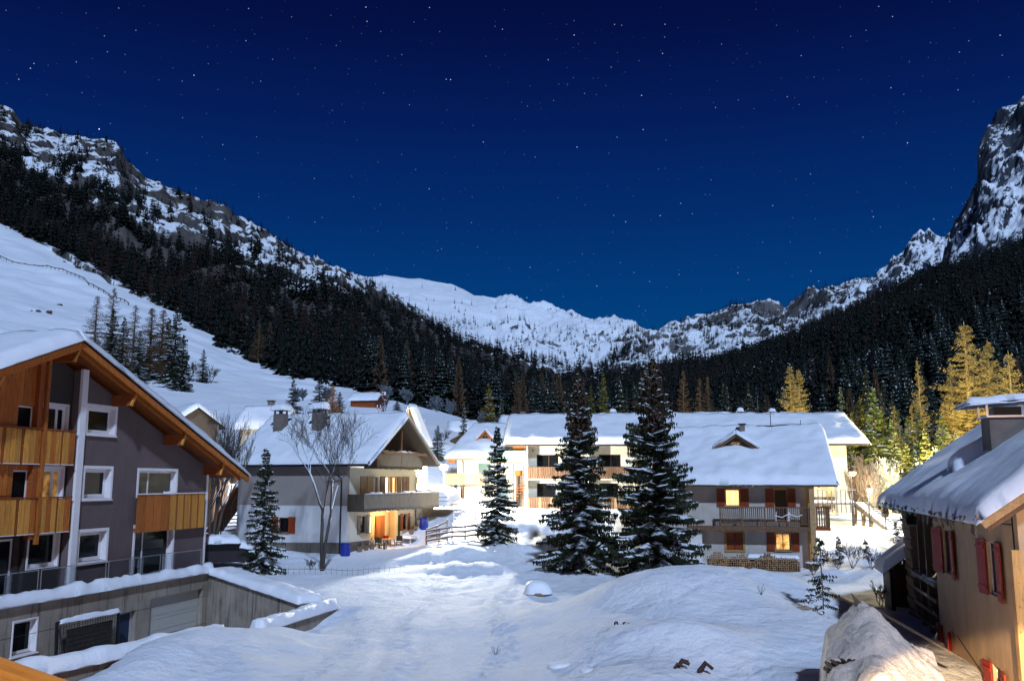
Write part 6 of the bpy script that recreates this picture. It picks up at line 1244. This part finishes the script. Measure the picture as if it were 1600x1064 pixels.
for i, (lx, ly, r, lb) in enumerate(((.5, .9, .22, 'snow topped plant pot near the blue barrel'), (.55, 1.7, .18, 'low clay pot by the chalet socle'), (.5, 2.5, .2, 'dark pot with dead plant beside the patio'), (.5, 8.2, .2, 'dark plant pot right of the white table'), (.5, 8.8, .22, 'plant pot at the chalet far corner'))):
    x, y, _ = Lw(lx, ly); t = thing('plant_pot', lb, 'plant pot', (x, y, tz(x, y)-.05)); MB().lathe([(r*.7, 0), (r, .35), (r*.95, .38)], (0, 0, 0), 12).build('pot', BRICKD, t); m = MB(); rq = random.Random(i)
    for k in range(14): a = rq.random()*6.28; m.tube([(0, 0, .3), (r*.8*math.cos(a), r*.8*math.sin(a), .45+.3*rq.random())], .012, 3)
    m.build('dead_stems', TWIG, t)
# rail fences
def rail_fence(label, P, Q, n, rails, h, mat, snow=True, name='rail_fence', pr=.05):
    P, Q = Vector(P), Vector(Q); L = (Q-P).length; t = thing(name, label, 'fence', (P.x, P.y, 0), math.degrees(math.atan2(Q.y-P.y, Q.x-P.x)))
    zs = [tz(*(P.lerp(Q, i/n))[:2]) for i in range(n+1)]
    for i in range(n+1): MB().tube([(L*i/n, 0, zs[i]-.2), (L*i/n, 0, zs[i]+h+.08)], pr, 6).build('post', mat, t)
    for k in range(rails):
        z = h*(k+.8)/rails; rw = .025 if pr < .02 else .10
        for i in range(n):
            a, b = (L*i/n, -.04, zs[i]+z), (L*(i+1)/n, -.04, zs[i+1]+z); MB().beam(a, b, rw*.7, rw).build('rail', mat, t)
            if snow: MB().beam((a[0], a[1], a[2]+.075), (b[0], b[1], b[2]+.075), .10, .05).build('rail_snow', SNOW, t)
rail_fence('low snowy pole fence left of the slim spruce', (-5.9, 64.2, 0), (-1.4, 63.2, 0), 5, 3, .95, WOODB); rail_fence('short grey rail fence beside the far blue barrel', (-6.1, 66.6, 0), (-4.6, 66.0, 0), 2, 3, .9, WOODG)
rail_fence('tiny wire garden fence half buried in snow', (-12.8, 52.4, 0), (-6.4, 53.6, 0), 22, 1, .34, WOODG, snow=False, name='wire_fence', pr=.008)
rail_fence('pale timber barrier across the lane by the white street lamp', (29.5, 66, 0), (36, 64, 0), 4, 1, .7, WOODT); rail_fence('white railing in the floodlit yard', (-4.4, 70.0, 0), (-2.2, 69.6, 0), 4, 2, .8, WHITE, snow=False)
# footbridge and outside stair at the right
fbg = thing('footbridge', 'raised dark footbridge with railing behind the right chalet', 'bridge', (19.6, 69, 0), 4)
box('deck', 0, 6.2, 0, 1.2, 4.0, 4.14, WOODD, fbg); snow_slab(fbg, (0, 0, 4.14), (6.2, 0, 4.14), (6.2, 1.2, 4.14), (0, 1.2, 4.14), .15, over=0, res=.15, soft=.2, ridge=False)
for i in range(18): box('baluster', .1+i*.35, .15+i*.35, -.04, 0, 3.4, 5.05, DARKMET, fbg)
box('handrail', 0, 6.2, -.06, .02, 5.05, 5.12, WOODG, fbg)
for q in (.2, 3, 5.9): box('post', q, q+.14, .1, .24, 1.4, 4.0, WOODD, fbg)
ost = thing('outside_stair', 'steep outdoor stair with snowy steps and railing beside the bare trees', 'stair', (25.6, 69.0, 0), 0)
z0s = tz(27.4, 66.5)
for i in range(15): f = i/14; MB().box(.2+1.5*f-.0, 1.25+1.5*f, .6-2.4*f, .9-2.4*f, 4.1-(4.1-z0s)*f-.06, 4.1-(4.1-z0s)*f).build('step', WOODG, ost); MB().box(.22+1.5*f, 1.23+1.5*f, .62-2.4*f, .88-2.4*f, 4.1-(4.1-z0s)*f+.003, 4.1-(4.1-z0s)*f+.06).build('step_snow', SNOW, ost)
for q in (.15, 1.3): MB().beam((q, .75, 5.0), (q+1.5, -1.65, z0s+.95), .06, .08).build('handrail', WOODD, ost); MB().beam((q, .75, 3.9), (q+1.5, -1.65, z0s-.1), .06, .22).build('stringer', WOODD, ost)
np_ = thing('post', 'thin pole carrying a small box on the snowy bank', 'post', (px2(1380, 62), 62, tz(px2(1380, 62), 62)-.1)); MB().tube([(0, 0, 0), (0, 0, 2.6)], .03).build('pole', WOODG, np_); box('nest_box', -.2, .2, -.15, .15, 1.5, 2.0, WOODT, np_)
for lb, p, Y, top in (('white flag pole left of the cream house', 662, 92, 653), ('tall thin pole by the pole fence', 1361, 73, 740)):
    x = px2(p, Y); t = thing('pole', lb, 'pole', (x, Y, tz(x, Y)-.1)); MB().tube([(0, 0, 0), (0, 0, CAM_H+(752-top)/1444*Y-tz(x, Y))], .05).build('shaft', WHITE if p < 700 else DARKMET, t)
x = px2(597, 138); t = thing('signpost', 'slope marker post with a small red and white sign right of the hut', 'sign', (x, 138, tz(x, 138))); MB().tube([(0, 0, 0), (0, 0, 3.2)], .07).build('pole', SHUTR, t); box('sign_board', -.3, .3, -.05, 0, 2.7, 3.2, WHITE, t); box('red_field', -.26, -.02, -.06, -.052, 2.75, 3.12, m_flat('sign_red', (.5, .03, .03)), t)
for i, p in enumerate((587, 592)): x = px2(p, 130); t = thing('marker', 'left red and white slope marker' if i == 0 else 'right red and white slope marker', 'marker', (x, 130, tz(x, 130))); box('post', -.05, .05, -.05, .05, 0, 1.3, WHITE, t); box('band', -.06, .06, -.06, .06, .6, .9, bpy.data.materials['sign_red'], t)
# snow covered car behind the terrace corner
CA = thing('parked_car', 'car buried under snow between the grey house and the young spruce', 'car', (-16.0, 52.6, tz(-16.0, 52.6)-.1), 20)
m = MB(); m.prism([(-2.1, -.8, .3), (2.1, -.8, .3), (2.1, -.8, .75), (1.2, -.8, .88), (.5, -.8, 1.35), (-1.4, -.8, 1.38), (-2.05, -.8, .9)], (0, 1.6, 0)); m.build('body', m_flat('dark_car_paint', (.02, .022, .03), .3, .3), CA)
box('windows', -1.3, .6, -.81, .81, .92, 1.28, GLASSD, CA)
for q in (-1.35, 1.35):
    for s_ in (-.8, .62): w = MB().tube([(q, s_, .32), (q, s_+.18, .32)], .32, 14).build('wheel', BLACKM, CA)
snow_slab(CA, (-1.5, -.85, 1.38), (.6, -.85, 1.38), (.6, .85, 1.38), (-1.5, .85, 1.38), .35, SNOW, over=.05, res=.1, soft=.35, ridge=False, seed=50); snow_slab(CA, (.6, -.85, 1.15), (2.15, -.85, .78), (2.15, .85, .78), (.6, .85, 1.15), .3, SNOW, over=.05, res=.1, soft=.35, ridge=False, seed=51)
t = thing('handrail', 'bent white handrail beside the snowy bushes', 'railing', (-16.6, 55.2, tz(-16.6, 55.2))); MB().tube([(0, 0, 0), (.2, 0, .95), (.5, 0, 1.05), (2.0, 0, 1.2), (2.1, 0, 1.0)], .035).build('rail', WHITE, t)
# rounded snow lump and things sticking out of the drifts
def blob(label, x, y, rx, ry, h, name='snow_lump', seed=1, base=.0, mat=None):
    t = thing(name, label, 'snow heap', (x, y, tz(x, y)+base)); n = 26; th = np.linspace(0, 2*PI, n, endpoint=False); rows = 9; V = []
    for i in range(rows+1):
        f = i/rows; r = math.sin(f*PI*.5)**.6 if f else 0; z = math.cos(f*PI*.5)
        V.append(np.stack([rx*r*np.cos(th), ry*r*np.sin(th), h*z+0*th-.05], -1))
    V = np.concatenate(V); nn = fbm(V[:, 0]*2+seed, V[:, 1]*2, V[:, 2]*2, 3, seed)*.08; V[:, :2] *= (1+nn)[:, None]; V[:, 2] *= 1+nn*.5
    F = [(i*n+j, (i+1)*n+j, (i+1)*n+(j+1) % n, i*n+(j+1) % n) for i in range(rows) for j in range(n)]; mesh_obj('snow_cap', V, F, SNOW, t, smooth=True); return t
t = blob('rounded snow covered boulder alone on the open snow field', 1.25, 46.0, .68, .55, .60, name='snowy_boulder', seed=4, base=.12); MB().lathe([(.50, -.2), (.56, -.05), (.5, .03), (.3, .1)], (0, 0, 0), 14).build('stone', BRICKD, t)
blob('small snow lump at the left foot of the big drift', 1.55, 28.6, .5, .35, .16, seed=5, base=-.05); blob('smaller snow lump just below the other one', 2.3, 27.6, .33, .25, .13, seed=6, base=-.05)
def stumps(label, x, y, items, name='broken_logs', cat='logs'):
    t = thing(name, label, cat, (x, y, tz(x, y)))
    for i, (dx, dy, dz, L, r, a) in enumerate(items): MB().tube([(dx, dy, dz-.12), (dx+L*math.cos(a)*.5, dy+.05, dz+L*.25), (dx+L*math.cos(a), dy, dz+L*math.sin(a)*.5)], [r, r*1.05, r*.8], 7).build('log', m_wood('rotten_log', (.06, .026, .016), (.015, .008, .006)) if 'rotten_log' not in bpy.data.materials else bpy.data.materials['rotten_log'], t)
stumps('reddish broken logs sticking out of the nearest snow mound', 4.55, 26.5, [(0, 0, .06, .40, .06, .15), (.06, .12, .09, .34, .05, .25), (.62, -.1, .04, .42, .06, -.3), (.70, -.02, .02, .30, .05, -.15), (-.1, -.1, .03, .30, .045, .1)])
stumps('small dark twigs poking out of the mound hollow', 3.35, 30.9, [(0, 0, .05, .12, .03, 1.3), (.25, .05, .02, .16, .03, .8), (.4, 0, .0, .14, .04, .3), (.12, .1, .05, .1, .03, 2.0)], name='twigs', cat='twigs')
t = thing('dry_stalks', 'few dry stalks standing on the snow left of the big drift', 'dry stalks', (-.55, 31.5, tz(-.55, 31.5)-.02)); m = MB()
for k in range(6): a = k*1.1; m.tube([(0, 0, 0), (.08*math.cos(a), .08*math.sin(a), .12), (.14*math.cos(a), .14*math.sin(a), .2+.03*k)], .006, 3)
m.build('stalk', TWIG, t)
t = thing('dry_stalks', 'few dry stalks on the right shoulder of the big drift', 'dry stalks', (9.0, 34.0, tz(9.0, 34.0)-.02)); m = MB()
for k in range(5): a = k*1.3; m.tube([(0, 0, 0), (.15*math.cos(a), .1*math.sin(a), .25+.04*k)], .008, 3)
m.build('stalk', TWIG, t)
# old collapsed woodpile under wind packed snow, bottom right
WP = thing('snowy_woodpile', 'collapsed woodpile under crusted snow with a slanting plank, bottom right', 'woodpile', (9.0, 24.0, 0), 0)
n1, n2 = 80, 90; u = np.linspace(0, 1, n1); v = np.linspace(0, 1, n2); U, Vv = np.meshgrid(u, v)
XX = -3.6+U*6.4; YY = -5.6+Vv*7.6
skew = XX-.34*YY
ridge = 2.42-np.clip(skew-.15, 0, 9)*.85-np.clip(-skew-.1, 0, 9)*.70+.22*np.clip(YY+1, -9, 0)
edge = np.clip(np.minimum.reduce([(skew+1.4)/.35, (2.1-skew)/.4, (YY+5.3)/.8, (1.7-YY)/1.1]), 0, 1)
ZZ = ridge*edge**.6+.13*fbm(XX*1.6, YY*1.6, 0, 5, 3)+.08*ridged(XX*2.2+YY*1.1, YY*.8, 0, 3, 5)*np.clip(1.2-np.abs(YY+.5)*.2, 0, 1)
hol = np.exp(-(((XX+1.15)/.62)**2+((YY+2.5)/.30)**2)); ZZ = ZZ-.55*hol-.35*(1-edge)
mesh_obj('crusted_snow', np.stack([XX, YY, ZZ], -1).reshape(-1, 3), grid_faces(*XX.shape), m_snow('crusted_snow', 2.4, .9, (.56, .51, .46)), WP, smooth=True)
MB().beam((.25, .25, 2.50), (1.5, -1.9, 1.62), .20, .05, up=(0, .5, 1)).build('plank', WOODD, WP); MB().prism([(-.05, .35, 2.35), (.35, .35, 2.3), (-.22, .35, 2.85)], (0, .05, 0)).build('broken_board', WOODD, WP)
rq = random.Random(2)
for k in range(20):
    x = -1.75+(k % 10)*.12+rq.uniform(-.03, .03); z = 1.36+.13*(k//10)+rq.uniform(-.03, .03)+.02*(k % 10); MB().tube([(x, -2.62-rq.random()*.12, z), (x+rq.uniform(-.04, .04), -2.0, z+.05)], rq.uniform(.045, .07), 7).build('log', bpy.data.materials['rotten_log'], WP)
# the guest house the picture was taken from stands right behind the camera
GH = thing('guest_house', 'pale guest house behind the camera', 'house', (0, -2.4, 0)); box('wall', -7, 9, -9, 0, -1, 8.2, CREAM_PL, GH)
slab('roof', (-8, 1.0, 7.9), (10, 1.0, 7.9), (10, -4.5, 10.2), (-8, -4.5, 10.2), .2, WOODB, GH); slab('roof_plate', (-8, -10, 7.9), (10, -10, 7.9), (10, -4.5, 10.2), (-8, -4.5, 10.2), .2, WOODB, GH)
lamp('tall sodium street lamp beside the guest house', 11.5, 3.0, 8.6, LAMPO, (1, .60, .38), 4200)
# a trodden fence line and bare rocks on the ski slope
P_ = [(px2(p, Y), Y) for p, Y in ((-40, 355), (20, 352), (60, 345), (100, 335), (150, 318), (190, 300))]
t = thing('slope_fence', 'thin dark fence line running across the open ski slope', 'fence', (0, 0, 0)); m = MB()
pts = []
for (a, b), (c, d) in zip(P_[:-1], P_[1:]):
    for k in range(6): x, y = a+(c-a)*k/6, b+(d-b)*k/6; pts.append((x, y, tz(x, y)+.9)); MB().tube([(x, y, tz(x, y)-.2), (x, y, tz(x, y)+1.2)], .12, 4).build('post', WOODD, t)
m.tube(pts, .16, 4).build('rail', WOODD, t)
for i, (p, Y, r, lb) in enumerate(((68, 275, 1.6, 'dark rock patch low on the open ski slope'), (40, 240, 1.5, 'small dark rocks near the left edge of the slope'), (78, 395, 2.4, 'dark rock outcrop high on the slope by the wood edge'), (92, 385, 1.8, 'small outcrop right below the high one'), (145, 370, 1.8, 'scrub covered rock at the wood edge'), (166, 352, 2.2, 'broken rocks where the slope meets the wood'), (185, 345, 1.6, 'last rock of the row along the wood edge'))):
    x = px2(p, Y); t = thing('rock', lb, 'rock', (x, Y, tz(x, Y))); m = MB(); rq = random.Random(i)
    for k in range(7): a = rq.random()*6.28; d = r*rq.random()*1.4; q = r*rq.uniform(.25, .5); m.lathe([(q*.9, -.4), (q, q*.2), (q*.55, q*.6), (q*.1, q*.7)], (d*math.cos(a)*1.7, d*math.sin(a)*.6, 0), 6)
    m.build('stone', WOODD, t, kind='stuff')
